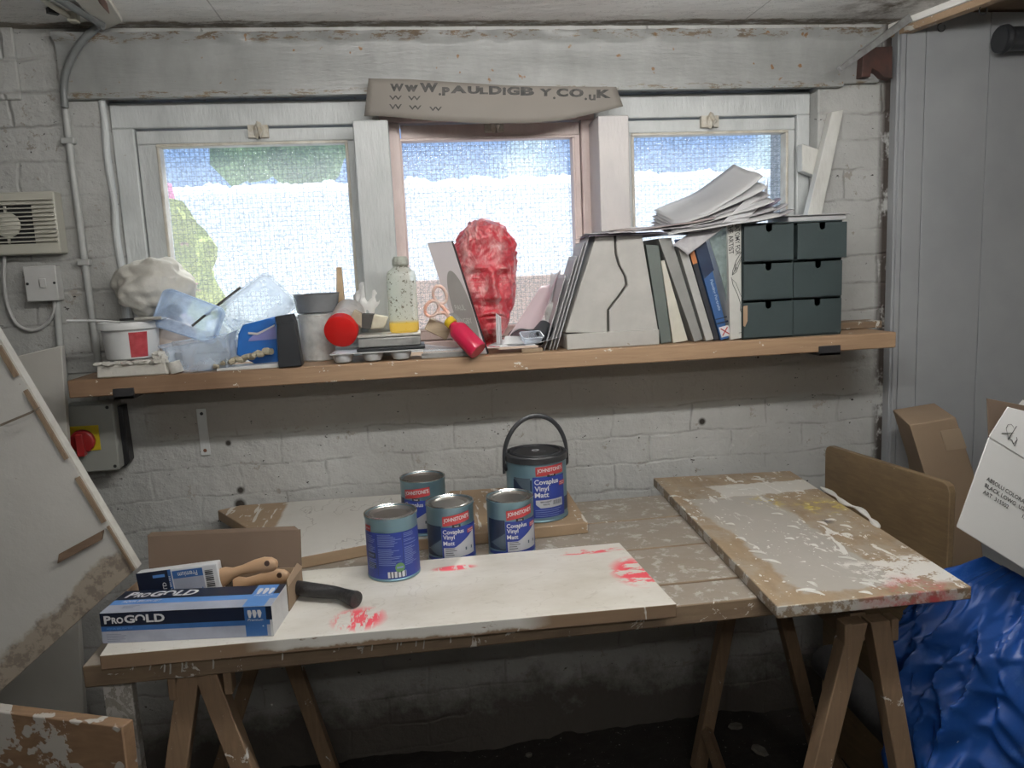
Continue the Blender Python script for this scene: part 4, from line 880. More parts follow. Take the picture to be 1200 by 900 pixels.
for x, z in ((xa+.009, zb-.009), (xb-.012, zb-.010), (xb-.010, za+.010), (xa+.010, za+.010)): g = G(); g.lathe([(.0045, 0), (.004, .001)], 14, Matrix.Translation((x, 2.0762, z)) @ Matrix.Rotation(PI/2, 4, 'X')); g.out('screw', BLK, iso)
g = G(); g.prism([B(136, 477, 2.112), B(143, 475, 2.112), B(152, 540, 2.112), B(148, 546, 2.112), B(142, 548, 2.112)], (0, .037, 0)); tag(g.out('shade_strip', BLK, None, .002), 'dark strip standing in for the shaded gap right of the isolator box', 'board')  # black strip put where the isolator's side lies in shade
g = G(); p, q = B(236, 479, 2.147), B(241, 533, 2.147); g.prism([p+V((-.013, 0, 0)), p+V((.011, 0, 0)), q+V((.014, 0, 0)), q+V((-.011, 0, 0))], (0, -.004, 0))
sp = thing('wall_strap', V((p.x, 2.15, q.z)), 'short white-painted metal strap screwed upright to the wall under the shelf', 'strap'); g.out('strap', FRAME, sp, .001)
g = G(); g.lathe([(.0045, 0), (.0015, .001)], 14, Matrix.Translation((p.x, 2.143, p.z-.013)) @ Matrix.Rotation(PI/2, 4, 'X')); tag_label(g.out('screw', BLK, sp), 'dark upper screw')
g = G(); g.lathe([(.005, 0), (.003, .0015)], 14, Matrix.Translation((q.x+.001, 2.143, q.z+.013)) @ Matrix.Rotation(PI/2, 4, 'X')); tag_label(g.out('screw', M('rust', (.2, .08, .04)), sp), 'rusty lower screw')
# conduits
GRC = M('grey conduit', (.17, .18, .18), rough=.35); CW = M('painted conduit', (.42, .43, .42), (.36, .37, .36), ns=20, rough=.4, bump=(30, .4))
up1 = [A(30, -30, 2.08), A(68, -2, 2.085), A(98, 16, 2.085), A(119, 29, 2.082)]
dn1 = [B(116, 30, 2.10), B(95, 50, 2.105), B(80, 76, 2.112), B(75, 100, 2.12), B(76, 126, 2.125)]
g = G(); g.tube(smooth(up1, 6), .0085, 14); t = thing('conduit', dn1[-1], 'bent grey plastic conduit coming off the ceiling in the upper left corner', 'conduit'); g.out('ceiling_run', GRC, t); g = G(); g.tube(smooth(dn1, 8), .009, 14); g.out('bend', GRC, t)
g = G(); c_ = up1[-1]; g.tube([c_+V((-.006, 0, 0)), c_+V((.004, -.002, -.002))], .011, 12); g.out('collar', GRC, t)
cp = [B(76, 126, 2.138), B(84, 190, 2.138), B(92, 250, 2.138), B(99, 305, 2.138), B(108, 370, 2.138), B(117, 438, 2.138)]
t = thing('conduit', cp[-1], 'white-painted vertical conduit left of the windows, running down to the shelf', 'conduit'); g = G(); g.tube(cp, .0085, 14); g.out('pipe', CW, t)
for y_ in (.12, .57): g = G(); p = cp[0]+(cp[-1]-cp[0])*y_; g.box(p.x-.018, p.x+.014, 2.128, 2.15, p.z-.008, p.z+.008); g.out('saddle_clip', CW, t, .003)
cp = [B(66, 352, 2.14), B(70, 400, 2.14), B(75, 440, 2.14), B(79, 474, 2.14)]
g = G(); g.tube(cp, .009, 14); tag(g.out('conduit', CW, None), 'short white conduit running from the wall switch down to the isolator box', 'conduit')
CRM = M('cream cable', (.60, .57, .47), rough=.4)
g = G(); g.tube(smooth([A(30, -20, 2.09), A(52, 0, 2.09), A(66, 10, 2.09), A(84, 20, 2.09)], 6), .0065, 12)
t = thing('ceiling_cable', A(84, 20, 2.09), 'cream cable ending in a small socket beside the grey conduit on the ceiling', 'cable'); g.out('cable', CRM, t); g = G(); p = A(87, 21, 2.088); g.box(p.x-.012, p.x+.010, p.y-.014, p.y+.012, 2.078, 2.0995); g.out('end_cap', CRM, t, .003)
g = G(); T = rotm(A(62, 13, 2.093), 0, 0, 40); g.box(-.012, .012, -.008, .008, -.006, .006, 0, T); tag_label(g.out('clip', BLK, t), 'black clip')
TRK = M('cream board', (.62, .60, .54), (.54, .51, .45), ns=5)
g = G(); p, q = A(90, 0, 2.096), A(133, 30, 2.096); g.prism([A(85, -10, 2.0995), A(125, -10, 2.0995), A(143, 20, 2.0995), A(118, 32, 2.0995)], (0, 0, -.012)); tag(g.out('ceiling_board', TRK, None, .002), 'cream board scrap on the ceiling beside the grey conduit', 'board')
g = G(); g.tube([A(114, -8, 2.07), A(121, 4, 2.07), A(128, 16, 2.07)], [.006, .008, .001], 8, flat=.4); tag(g.out('rusty_scrap', M('rusty brown', (.16, .08, .05)), None), 'rusty brown sliver hanging from the ceiling near the grey conduit', 'scrap')

# timber edge of the ceiling on the right, its hooks, and the loose metal trim
TE = m_timber('ceiling edge timber', (.46, .33, .22), (.34, .235, .15), 1, (20, .60), (.62, .60, .56))
tm = thing('ceiling_timber', V((1.5, 1.9, 2.05)), 'wooden batten with peeling cream paint along the edge of the ceiling, upper right', 'timber')
p, q = A(1030, 40, 2.085), A(1215, -30, 2.085); g = G(); dd = (q-p); sd_ = V((dd.y, -dd.x, 0)).normalized()*.03; sd_ = sd_ if sd_.x > 0 else -sd_
q = p+dd*1.8; g.hexa([p+V((0, 0, -.022)), p+sd_+V((0, 0, -.022)), q+sd_+V((0, 0, -.022)), q+V((0, 0, -.022))], [p+V((0, 0, .014)), p+sd_+V((0, 0, .014)), q+sd_+V((0, 0, .014)), q+V((0, 0, .014))]); g.out('batten', TE, tm, .002)
g = G(); w_ = -sd_*.6; g.hexa([p+w_+V((0, .05, -.004)), p+V((0, .05, -.004)), q+V((0, 0, -.004)), q+w_+V((0, 0, -.004))], [p+w_+V((0, .05, .0145)), p+V((0, .05, .0145)), q+V((0, 0, .0145)), q+w_+V((0, 0, .0145))]); tag_label(g.out('painted_edge', CEIL, tm, .002), 'thick cream painted edge')
for px, py in ((1152, 16), (1103, 36), (1062, 50)):
    c_ = B(px, py, B(px, py, 2).y); c_ = A(px, py-4, 2.055); g = G(); g.tube([c_+V((.011*math.cos(a_), 0, .011*math.sin(a_))) for a_ in [PI*(.5+1.7*i/16) for i in range(17)]], .0016, 8); g.out('cup_hook', BLK, tm)
g = G(); p, q = B(985, 81, 1.99), A(1068, 20, 2.088); u_ = (q-p).normalized(); w_ = u_.cross(V((0, 1, 0))).normalized()*.007; g.prism([p-w_, q-w_*1.6, q+w_*1.6, p+w_], (0, .012, 0))
tag(g.out('metal_trim', M('dull metal trim', (.34, .35, .35), (.22, .22, .22), ns=20, rough=.35, metal=.4), None, .002), 'loose grey metal trim strip hanging diagonally in the upper right corner', 'trim strip')
g = G(); p = [B(1012, 56, 2.10), B(1046, 54, 2.10), B(1046, 92, 2.10), B(1036, 90, 2.10), B(1030, 84, 2.10), B(1022, 80, 2.10), B(1020, 90, 2.10), B(1010, 90, 2.10)]
g.prism(p, (0, .03, 0)); tag(g.out('steel_plate', M('red oxide', (.085, .038, .030), (.05, .028, .024), ns=30, rough=.6), None, .002), 'rust-red steel plate under the loose metal trim', 'plate')
g = G(); c0 = B(1172, 46, 2.06); g.tube([c0, c0+V((.35, -.02, .0))], .032, 20); g.lathe([(.036, 0), (.040, .01), (.036, .02)], 24, axis_m(c0, c0+V((1, 0, 0))))
tag(g.out('black_bag', BPL, None), 'black rolled bundle hanging at the top right corner of the grey panel', 'bundle')
# the lettered card propped on the mullion posts
SC = M('grey-beige card', (.215, .195, .172), (.195, .178, .158), ns=3, rough=.7)
sg = thing('lettered_sign', V((.25, 2.08, 1.86)), 'long curved grey-brown card sign with hand-stencilled web address above the middle window', 'sign')
def sy(x): return 2.060+.030*((x-.28)/.36)**2
topc = [(432, 92), (480, 93), (540, 97), (600, 100.5), (660, 101.5), (722, 102)]; botc = [(427, 136), (450, 136), (500, 141), (560, 144.5), (620, 144.5), (660, 141), (700, 132), (730, 124.5)]
def ip(c, x):
    for (a0, b0), (a1, b1) in zip(c, c[1:]):
        if x <= a1: return b0+(b1-b0)*(x-a0)/(a1-a0)
    return c[-1][1]
def sg_f(u, v):
    xb_, xt_ = 427+303*u, 432+290*u; x = xt_+(xb_-xt_)*v; y = ip(topc, xt_)*(1-v)+ip(botc, xb_)*v; p = B(x, y, 2.07); return B(x, y, sy(p.x))
g = G(); g.grid(40, 6, sg_f); g.out('card', SC, sg, solid=.003)
g = G(); INKG = M('smudged ink', (.03, .03, .03), (.08, .075, .07), ns=60, rough=.7)
def st(px, py): p = B(px, py, 2.07); return B(px, py, sy(p.x)-.0024)
lets = [('W', 457, 473, 9), ('w', 474, 490, 8), ('W', 492, 513, 11), ('.', 514, 517, 3), ('P', 518, 527, 10), ('A', 528, 547, 9), ('U', 548, 562, 9), ('L', 562, 572, 8), ('D', 573, 588, 10), ('i', 589, 593, 9), ('G', 594, 609, 10), ('B', 610, 626, 10), ('Y', 632, 647, 9), ('.', 648, 651, 3), ('C', 652, 666, 10), ('O', 667, 684, 10), ('.', 685, 688, 3), ('u', 690, 698, 7), ('K', 699, 716, 10)]
for ch, xa_, xb_, hh in lets:
    yb_ = 107+8.5*(xa_-457)/259+ (3 if ch in '.uP' else 0)
    g.text(ch, xb_-xa_, hh, lambda x, y: st(xa_+x, yb_-y), 0, .062 if ch != "u" else .03)
for xa_, yb_, hh in ((456, 117, 5), (478, 117.5, 5), (456, 128, 6), (479, 128.5, 5), (503, 130, 5)):
    g.text('W', 15, hh, lambda x, y: st(xa_+x, yb_-y), 0, .02)
g.out('lettering', INKG, sg)

# ============================================================= THINGS ON THE SHELF, left to right
PLAS = M('plaster', (.56, .545, .50), (.44, .425, .385), ns=14, rough=.75, bump=(45, .7))
PLAP = M('pinkish plaster', (.58, .50, .45), (.48, .41, .37), ns=10, rough=.75, bump=(30, .7))
WPL = M('white plastic tub', (.62, .63, .63), (.56, .57, .57), ns=5, rough=.35)
GWP = M('grubby white', (.55, .54, .50), (.38, .37, .34), ns=30, rough=.5, bump=(60, .4))
CLEAR = m_clear('clear plastic', (.75, .80, .88), .22); CLEARB = m_clear('bluish clear plastic', (.62, .74, .92), .42); MILK = m_clear('milky plastic', (.80, .80, .78), .8, .3)
def base(px, py): return A(px, py, SZ)
g = G(); p, q = B(112, 440, 1.935), B(197, 436, 1.935)
def slab(u, v):
    x = p.x+(q.x-p.x)*u; y = 1.936+.17*v; return V((x, y, SZ+.026+.004*noise.noise(V((x*60, y*60, 0)))))
T0 = [(p.x, 1.936), (q.x, 1.936), (q.x, 2.10), (p.x+.005, 2.10)]
g.hexa([V((x, y, SZ)) for x, y in T0], [V((x+(.004 if i in (0, 3) else -.006), y, SZ+.030)) for i, (x, y) in enumerate(T0)])
ps = thing('plaster_slab', V(((p.x+q.x)/2, 1.94, SZ)), 'flat plaster slab with a crumbly top under the white tub', 'slab'); g.out('slab', PLAS, ps, .004)
g = G()
for k in range(12):
    x = p.x+(q.x-p.x)*(.04+.08*k); g.blob((x, 1.944+.012*math.sin(k*2.3), SZ+.033), (.014, .010, .005+.004*abs(math.sin(k*3.1))), .5, 3, 2, seed=k)
g.blob((q.x-.02, 1.955, SZ+.042), (.020, .018, .015), .4, 3, 3, seed=4); g.out('crumbs', PLAS, ps)
tc_ = B(155, 419, 1.955); tcz = SZ+.0385; tcx = B(154, 400, 2.02).x; tcy = 2.022
tub = thing('plastic_tub', V((tcx, tcy, tcz)), 'round white plastic tub with a red label standing on the plaster slab', 'tub')
g = G(); T = Matrix.Translation((tcx, tcy, tcz)); g.lathe([(.058, 0), (.060, .002), (.0655, .070), (.0655, .082)], 56, T); g.out('body', WPL, tub)
g = G(); g.lathe([(.0665, .072), (.0735, .073), (.0745, .088), (.073, .0905), (.069, .0905), (.067, .087), (.001, .087)], 56, T, cap=(False, True)); g.out('lid', WPL, tub)
g = G(); a0, a1 = R(14), R(52); n = 10
vs = [(g.bm.verts.new(V((tcx+(.0595+.0008)*math.sin(a0+(a1-a0)*i/n), tcy-(.0603)*math.cos(a0+(a1-a0)*i/n), tcz+.005))), g.bm.verts.new(V((tcx+.0655*math.sin(a0+(a1-a0)*i/n), tcy-.0655*math.cos(a0+(a1-a0)*i/n), tcz+.066)))) for i in range(n+1)]
for a_, b_ in zip(vs, vs[1:]): g.bm.faces.new((a_[0], b_[0], b_[1], a_[1]))
tag_label(g.out('label', M('dull red label', (.33, .03, .04), (.42, .06, .07), ns=60, rough=.45), tub), 'red paper label')
zt = tcz+.0915
sp_ = thing('plastic_spatula', V((tcx, tcy, zt)), 'white plastic spatula lying across the tub with its handle pointing left', 'spatula')
g = G(); h0, h1, h2 = B(78, 373.5, 1.97), B(118, 373.5, 1.98), B(141, 375, 1.985); dz = zt+.005-h1.z; pts_ = smooth([V((h.x, h.y, h.z+dz)) for h in (h0, h1, h2)], 6); n = len(pts_); g.tube(pts_, [.0035+.0025*(1-i/n) for i in range(n)], 12, flat=.6); g.out('handle', WPL, sp_)
g = G(); e = pts_[-1]; g.prism([e+V((0, -.006, 0)), e+V((.04, -.022, .000)), e+V((.095, -.014, .002)), e+V((.105, .012, .004)), e+V((.08, .035, .004)), e+V((0, .006, 0))], (0, 0, .0025)); g.out('blade', WPL, sp_, .001)
kt = thing('modelling_tool', V((tcx+.04, tcy-.04, zt)), 'thin two-ended modelling tool with a black middle lying on the tub', 'tool')
t0, t1, t2, t3 = [V((B(x_, y_, 1.962).x, 1.962, zt+.006)) for x_, y_ in ((141, 379), (158, 380), (160, 380), (190, 380))]
g = G(); g.tube([t0, t1], [.003, .003], 10); tag_label(g.out('grip', BLK, kt), 'black grip'); g = G(); g.tube([t1, t2, t3], [.0028, .0045, .0040], 10); g.out('rod', GWP, kt)
# lumpy cast
bc = B(182, 338, 2.085); g = G(); g.blob((0, 0, 0), (.098, .062, .076), .22, 1.7, 5, seed=11, T=Matrix.Translation(bc))
m_ = g.out('plaster_cast', PLAS, None, ang=80); tag(m_, 'large pale lumpy rounded plaster cast behind the tub against the left window', 'plaster cast')
bz = bc.z-.072
g = G(); g.blob((bc.x+.030, 2.085, (SZ+bz)/2+.004), (.062, .045, (bz-SZ)/2+.004), .25, 1.4, 4, seed=2); tag(g.out('plaster_lump', PLAP, None, ang=80), 'pinkish plaster lump between the tub and the clear containers', 'plaster lump')
def tray(g, w, l, d, taper=.75, T=Matrix(), n=8, wob=0, seed=0):
    """open vacuum-formed tray with rounded corners and a rim"""
    def ring(s, z):
        o = []; hw, hl = w/2*s, l/2*s; r_ = min(hw, hl)*.35
        for cxx_, cyy, a in ((hw-r_, hl-r_, 0), (-hw+r_, hl-r_, 90), (-hw+r_, -hl+r_, 180), (hw-r_, -hl+r_, 270)):
            for i in range(n): t_ = R(a+90*i/(n-1)); o.append(V((cxx_+r_*math.cos(t_), cyy+r_*math.sin(t_), z)))
        return [T @ (q_+V((noise.noise(q_*25+V((seed, 0, 0))), noise.noise(q_*25+V((0, seed, 3))), noise.noise(q_*25+V((5, 0, seed)))))*wob) for q_ in o]
    rs = [ring(1.06, d-.002), ring(1.06, d), ring(1.0, d), ring(taper+(1-taper)*.6, d*.55), ring(taper+.02, d*.08), ring(taper-.06, 0)]
    vs = [[g.bm.verts.new(p_) for p_ in r_] for r_ in rs]; m = len(vs[0])
    for a_, b_ in zip(vs, vs[1:]):
        for i in range(m): f_ = g.bm.faces.new((a_[i], a_[(i+1) % m], b_[(i+1) % m], b_[i])); f_.smooth = True
    g.bm.faces.new(vs[-1])
GC = 'clear plastic trays and tubs on the shelf'
g = G(); tray(g, .145, .10, .03, .78, rotm(B(226, 366, 2.02), 112, 24, 8), wob=.006, seed=2); tag(g.out('plastic_tray', CLEARB, None, solid=.0012, ang=60), 'bluish clear plastic tray tipped up on its side above the crumpled clear tub', 'tray', GC)
g = G(); c_ = B(240, 410, 1.985); tray(g, .17, .085, .075, .8, rotm(V((c_.x, 1.99, SZ+.006)), 6, -8, -6), wob=.016, seed=5); tag(g.out('crumpled_tub', CLEAR, None, solid=.0012, ang=60), 'crumpled clear plastic tub lying in front of the other containers', 'tub', GC)
g = G(); tray(g, .17, .115, .055, .66, rotm(B(303, 350, 2.095), 118, -32, -14), wob=.002); tag(g.out('food_tray', CLEAR, None, solid=.0012, ang=60), 'clear tapered food tray leaning back against the left window pane', 'tray', GC)
g = G(); tray(g, .15, .085, .04, .8, rotm(V((B(290, 385, 2.06).x, 2.065, SZ+.055)), 30, 10, 5), wob=.003, seed=7); tag(g.out('plastic_tray', CLEAR, None, solid=.0012, ang=60), 'shallow clear tray wedged behind the blue packet', 'tray', GC)
g = G(); g.tube([B(282, 337, 2.05), B(252, 360, 2.03), B(225, 382, 2.02)], [.004, .0035, .003], 10); tag(g.out('dark_stick', M('dark stick', (.06, .055, .05), rough=.4), None), 'thin dark stick slanting up from the clear trays towards the window', 'stick')
g = G(); p, q = B(217, 434, 1.945), B(199, 426, 1.97)
T = axis_m(B(209, 438, 1.942), B(209, 438, 1.942)+V((-.012, .035, .028)))
g = G(); rc = base(206, 438); g.lathe([(.015, 0), (.0165, .001), (.0165, .028), (.0155, .029), (.012, .029), (.0115, .002)], 32, Matrix.Translation((rc.x, rc.y+.012, SZ+.001)) @ Matrix.Rotation(R(-12), 4, 'Y'), cap=(True, True)); tag(g.out('pipe_offcut', GWP, None), 'short white pipe offcut standing at the front of the shelf by the plaster slab', 'pipe')
g = G(); g.lathe([(.008, 0), (.0085, .045)], 20, Matrix.Translation((rc.x-.005, rc.y+.055, SZ+.002))); tag(g.out('small_tube', M('dull grey', (.2, .2, .2)), None), 'small dull grey tube end behind the short white pipe offcut', 'tube')
g = G(); p, q = base(250, 437), base(326, 431); g.prism([V((p.x, 1.945, SZ)), V((q.x, 1.945, SZ)), V((q.x, 1.945, SZ+.011)), V((p.x, 1.945, SZ+.006))], (0, .07, 0)); tag(g.out('paper_pad', WPL, None, .001), 'flat white pad lying at the shelf front under the blue packet', 'pad')
g = G(); cv = [B(249, 431, 1.955), B(265, 425, 1.955), B(285, 420, 1.955), B(302, 415, 1.955), B(318, 411, 1.955)]; cs = smooth(cv, 7); n = len(cs)
g.tube([p_+V((0, .004*math.sin(i*1.9), .0022*math.sin(i*1.3))) for i, p_ in enumerate(cs)], [.006+.0035*abs(math.sin(i*.8))+.003*(i/n) for i in range(n)], 9, flat=.8); tag(g.out('dried_root', M('tan crust', (.42, .38, .28), (.28, .25, .19), ns=40, rough=.8, bump=(60, .8)), None), 'knobbly tan strip like a dried root across the blue packet', 'strip')
# blue packet
bl = thing('foil_packet', V((B(300, 425, 1.99).x, 1.99, SZ)), 'open blue and lavender packet beside the upright black box', 'packet')
o_pts = [(277, 416), (279, 392), (284, 381), (322, 371), (326, 425), (300, 427)]
g = G(); g.prism([B(x_, y_, 1.985) for x_, y_ in o_pts], (0, .05, 0)); g.out('pack', M('packet blue', (.02, .16, .52), (.012, .10, .38), ns=8, rough=.4, bump=(14, .4)), bl, .003)
g = G(); g.prism([B(x_, y_, 1.984) for x_, y_ in ((292, 397), (300, 390), (323, 382), (324, 397), (291, 400))], (0, -.0015, 0)); tag_label(g.out('band', M('lavender', (.24, .25, .55), rough=.4), bl), 'lavender printed band')
g = G(); g.prism([B(x_, y_, 1.983) for x_, y_ in ((291, 389), (302, 390), (322, 380), (322, 382), (302, 392.5), (291, 391.5))], (0, -.0025, 0)); tag_label(g.out('torn_edge', WPL, bl), 'torn pale edge')
bb = thing('black_box', V((B(340, 431, 1.95).x, 1.96, SZ)), 'small upright black box with a stepped lid beside the blue packet', 'box')
yb0 = base(340, 431).y
BX = M('matt black card', (.012, .014, .018), rough=.5)
def onshelf(p_): q_ = V(p_); q_.z = max(q_.z, SZ+.0006); return q_
g = G(); g.prism([onshelf(B(x_, y_, yb0)) for x_, y_ in ((324, 380), (345, 377.5), (353.5, 429), (326.5, 431))], (0, .05, 0)); g.out('box_body', BX, bb, .0015)
g = G(); g.prism([B(x_, y_, yb0+.004) for x_, y_ in ((322, 371), (341.5, 368), (345.5, 378.5), (323.8, 381))], (0, .048, 0)); g.out('lid', BX, bb, .0015)
# milky cup with grey pot stacked on it
cupb = base(372, 424); cx_, cy_ = cupb.x, cupb.y+.045
cup = thing('milky_cup', V((cx_, cy_, SZ)), 'milky straight-sided plastic cup with grey dregs, grey pot stacked on top', 'cup')
g = G(); T = Matrix.Translation((cx_, cy_, SZ)); g.lathe([(.001, .001), (.040, .001), (.0425, .004), (.0445, .118), (.0460, .120), (.0455, .122)], 48, T, cap=(False, False)); g.out('wall', MILK, cup, solid=.0012)
g = G(); g.lathe([(.040, .003), (.041, .016), (.001, .016)], 40, T); tag_label(g.out('dregs', M('grey dregs', (.20, .18, .17)), cup), 'grey-brown dregs')
pot = thing('grey_pot', V((cx_, cy_+.01, SZ+.125)), 'shallow dark grey pot standing on top of the milky cup', 'pot')
g = G(); T = Matrix.Translation((cx_+.004, cy_+.012, SZ+.1245)); g.lathe([(.001, 0), (.050, 0), (.053, .003), (.059, .048), (.0615, .050), (.060, .051), (.057, .049), (.051, .005), (.001, .004)], 56, T); g.out('bowl', M('dark glazed grey', (.11, .12, .125), (.19, .20, .21), ns=8, rough=.22), pot)
g = G(); T = rotm(V((cx_-.052, cy_+.035, SZ+.112)), 0, 0, 0); g.lathe([(.001, 0), (.044, 0), (.046, .003), (.044, .006), (.001, .006)], 44, T); tag(g.out('white_disc', WPL, None), 'flat round white plastic disc wedged behind the milky cup', 'lid')
g = G(); g.lathe([(.030, 0), (.036, .106)], 30, Matrix.Translation((cx_-.052, cy_+.060, SZ+.001))); tag(g.out('plastic_beaker', MILK, None), 'white beaker hidden behind the milky cup under the white disc', 'beaker')
# lying bottle with glowing red cap
rcn = B(399, 389, 1.97); rb_ = thing('squeeze_bottle', rcn, 'clear bottle lying on its side with a large translucent red cap facing the room', 'bottle')
TRED = NT('translucent red'); TRED.done((.80, .03, .03), .3); TRED.put(TRED.b.inputs['Transmission Weight'], 0); tl_ = TRED.new('ShaderNodeBsdfTranslucent'); tl_.inputs[0].default_value = (.95, .06, .04, 1); mx_ = TRED.new('ShaderNodeMixShader'); mx_.inputs[0].default_value = .5
TRED.t.links.new(TRED.b.outputs[0], mx_.inputs[1]); TRED.t.links.new(tl_.outputs[0], mx_.inputs[2]); TRED.t.links.new(mx_.outputs[0], TRED.o.inputs[0]); TRED = TRED.m
ax = V((.02, .12, .045)); T = axis_m(rcn, rcn+ax)
g = G(); g.lathe([(.001, -.003), (.036, -.003), (.0415, .0), (.0415, .024), (.039, .026)], 48, T, cap=(True, False)); tag_label(g.out('cap', TRED, rb_), 'translucent red cap')
g = G(); g.lathe([(.036, .020), (.040, .040), (.040, .12), (.034, .13), (.001, .132)], 40, T, cap=(False, True)); g.out('body', MILK, rb_)
# palette, dark plate, tin box
WPAL = M('white enamel palette', (.50, .51, .52), (.42, .43, .44), ns=10, rough=.3)
pl_ = thing('paint_palette', V((B(440, 422, 1.94).x, 1.94, SZ)), 'white palette with three round wells at the front edge of the shelf', 'palette')
pz = SZ+.024; xl, xr = B(386, 412, 1.93).x, B(497, 406, 1.93).x
g = G(); g.prism([V((xl, 1.925, pz)), V((xr, 1.925, pz)), V((xr+.004, 2.03, pz)), V((xl+.004, 2.03, pz))], (0, 0, .003)); g.out('plate', WPAL, pl_, .001)
for px in (402, 437, 470):
    c_ = B(px, 415, 1.955); g = G(); g.lathe([(.012, .001), (.020, .004), (.0255, .014), (.027, .023)], 32, Matrix.Translation((c_.x, 1.957, SZ+.0004)), cap=(True, False)); g.out('well', WPAL, pl_)
g = G(); p, q = B(418, 405, 1.95), B(498, 403, 1.95); g.prism([V((p.x, 1.935, pz+.0035)), V((q.x, 1.935, pz+.0035)), V((q.x, 2.06, pz+.0035)), V((p.x, 2.06, pz+.0035))], (0, 0, .008)); tag(g.out('dark_plate', BX, None, .002), 'thin black plate sandwiched between the tin box and the white palette', 'plate')
tbz = pz+.0120; tx0, tx1 = B(419, 395, 1.95).x, B(493, 395, 1.95).x
TINM = M('worn tin', (.34, .34, .33), (.22, .22, .215), ns=25, rough=.35, metal=.35, bump=(50, .3))
tb = thing('tin_box', V(((tx0+tx1)/2, 1.95, tbz)), 'flat speckled grey tin box under the glass bottle', 'tin box')
g = G(); g.box(tx0, tx1, 1.945, 2.06, tbz, tbz+.024); g.out('box_body', TINM, tb, .003); g = G(); g.box(tx0-.001, tx1+.001, 1.944, 2.061, tbz+.025, tbz+.031); g.out('lid', GWP, tb, .002)
tz = tbz+.0312
# glass bottle
GLB = NT('speckled bottle glass'); o = GLB.tc(); z_ = GLB.sep(o)[2]
spk = GLB.th(GLB.noise(o, 130, 3, .8), .60, .62); liq = GLB.span(z_, -.1, .028, .004)
colb = GLB.mix(spk, (.72, .76, .70), (.10, .09, .07)); colb = GLB.mix(GLB.math('MULTIPLY', liq, .9), colb, (.75, .50, .05))
tr_ = GLB.new('ShaderNodeBsdfTransparent'); GLB.put(tr_.inputs[0], (.95, .97, .94)); tl_ = GLB.new('ShaderNodeBsdfTranslucent'); GLB.put(tl_.inputs[0], colb); GLB.done(colb, .12)
m1 = GLB.new('ShaderNodeMixShader'); m1.inputs[0].default_value = .5; GLB.t.links.new(GLB.b.outputs[0], m1.inputs[1]); GLB.t.links.new(tl_.outputs[0], m1.inputs[2])
m2 = GLB.new('ShaderNodeMixShader'); GLB.put(m2.inputs[0], GLB.math('MAXIMUM', GLB.math('MAXIMUM', spk, GLB.math('MULTIPLY', liq, .9)), .42)); GLB.t.links.new(tr_.outputs[0], m2.inputs[1]); GLB.t.links.new(m1.outputs[0], m2.inputs[2]); GLB.t.links.new(m2.outputs[0], GLB.o.inputs[0]); GLB = GLB.m
bcx = B(474, 385, 1.995).x; bh = B(474, 321, 1.995).z-tz; bt_ = thing('glass_bottle', V((bcx, 1.995, tz)), 'speckled clear glass bottle with yellow residue standing on the tin box', 'bottle')
g = G(); prof = [(.030, 0), (.0365, .004), (.0375, .010), (.0375, bh-.004), (.034, bh+.006), (.020, bh+.017), (.0175, bh+.022), (.0175, bh+.030)]
def sq(u, v):
    i = v*(len(prof)-1); k = int(min(i, len(prof)-2)); r_ = prof[k][0]+(prof[k+1][0]-prof[k][0])*(i-k); z = prof[k][1]+(prof[k+1][1]-prof[k][1])*(i-k)
    a_ = 2*PI*u; e_ = .45 if r_ > .03 else .9; c_, s_ = math.cos(a_), math.sin(a_)
    return V((bcx+r_*math.copysign(abs(c_)**e_, c_), 1.995+.75*r_*math.copysign(abs(s_)**e_, s_), tz+z))
g.grid(48, 28, sq, 0, True); g.bm.faces.new(g.bm.verts[:48]); g.out('glass', GLB, bt_, ang=70)
g = G(); g.lathe([(.018, bh+.020), (.021, bh+.024), (.0205, bh+.036), (.016, bh+.044), (.012, bh+.040)], 28, Matrix.Translation((bcx, 1.995, tz))); g.out('neck_crust', M('greenish crust', (.36, .38, .33), (.26, .27, .23), ns=60, rough=.6, bump=(90, .8)), bt_)
# block with a dark band, on the tin; white wrap behind it
FM = [M('cream foam', (.58, .54, .42), (.48, .44, .34), ns=40, rough=.8, bump=(90, .4)), M('dark band', (.05, .045, .04), rough=.7), M('tan foam', (.40, .34, .25), (.32, .27, .2), ns=40, rough=.8)]
sb = thing('sanding_block', B(432, 386, 1.985), 'cream sanding block with a dark band lying between the red-capped bottle and the glass bottle', 'block')
q = [(415, 363), (424, 368), (438, 368.5), (455, 372), (450, 384.5), (434, 386), (424, 385), (410, 372)]; Q = [B(x_, y_, 1.975) for x_, y_ in q]; Q = [V((p_.x, p_.y, max(p_.z, tz-.0))) for p_ in Q]
g = G(); g.prism([Q[0], Q[1], Q[6], Q[7]], (.0, .05, .0)); g.out('end', FM[2], sb, .002); g = G(); g.prism([Q[1], Q[2], Q[5], Q[6]], (0, .05, 0)); tag_label(g.out('band', FM[1], sb, .001), 'dark band'); g = G(); g.prism([Q[2], Q[3], Q[4], Q[5]], (0, .05, 0)); g.out('block', FM[0], sb, .003)
g = G(); c_ = B(434, 352, 2.10); g.blob((c_.x, 2.105, c_.z-.015), (.042, .022, .062), .35, 2.2, 4, seed=6); tag(g.out('paper_wrap', M('glare white wrap', (.80, .80, .79)), None, ang=80), 'crumpled white wrap, whitened for window glare, against the mullion behind the glass bottle', 'wrap')  # wrap colour whitened so it carries the window glare
g = G(); p = B(400, 345, 2.12); g.prism([B(394, 313, 2.13), B(400, 313, 2.13), B(405, 362, 2.13), B(394, 362, 2.13)], (0, .012, 0)); tag(g.out('wooden_stick', M('pale wood', (.5, .36, .22)), None, .002), 'pale wooden stick standing in the corner of the left window', 'stick')

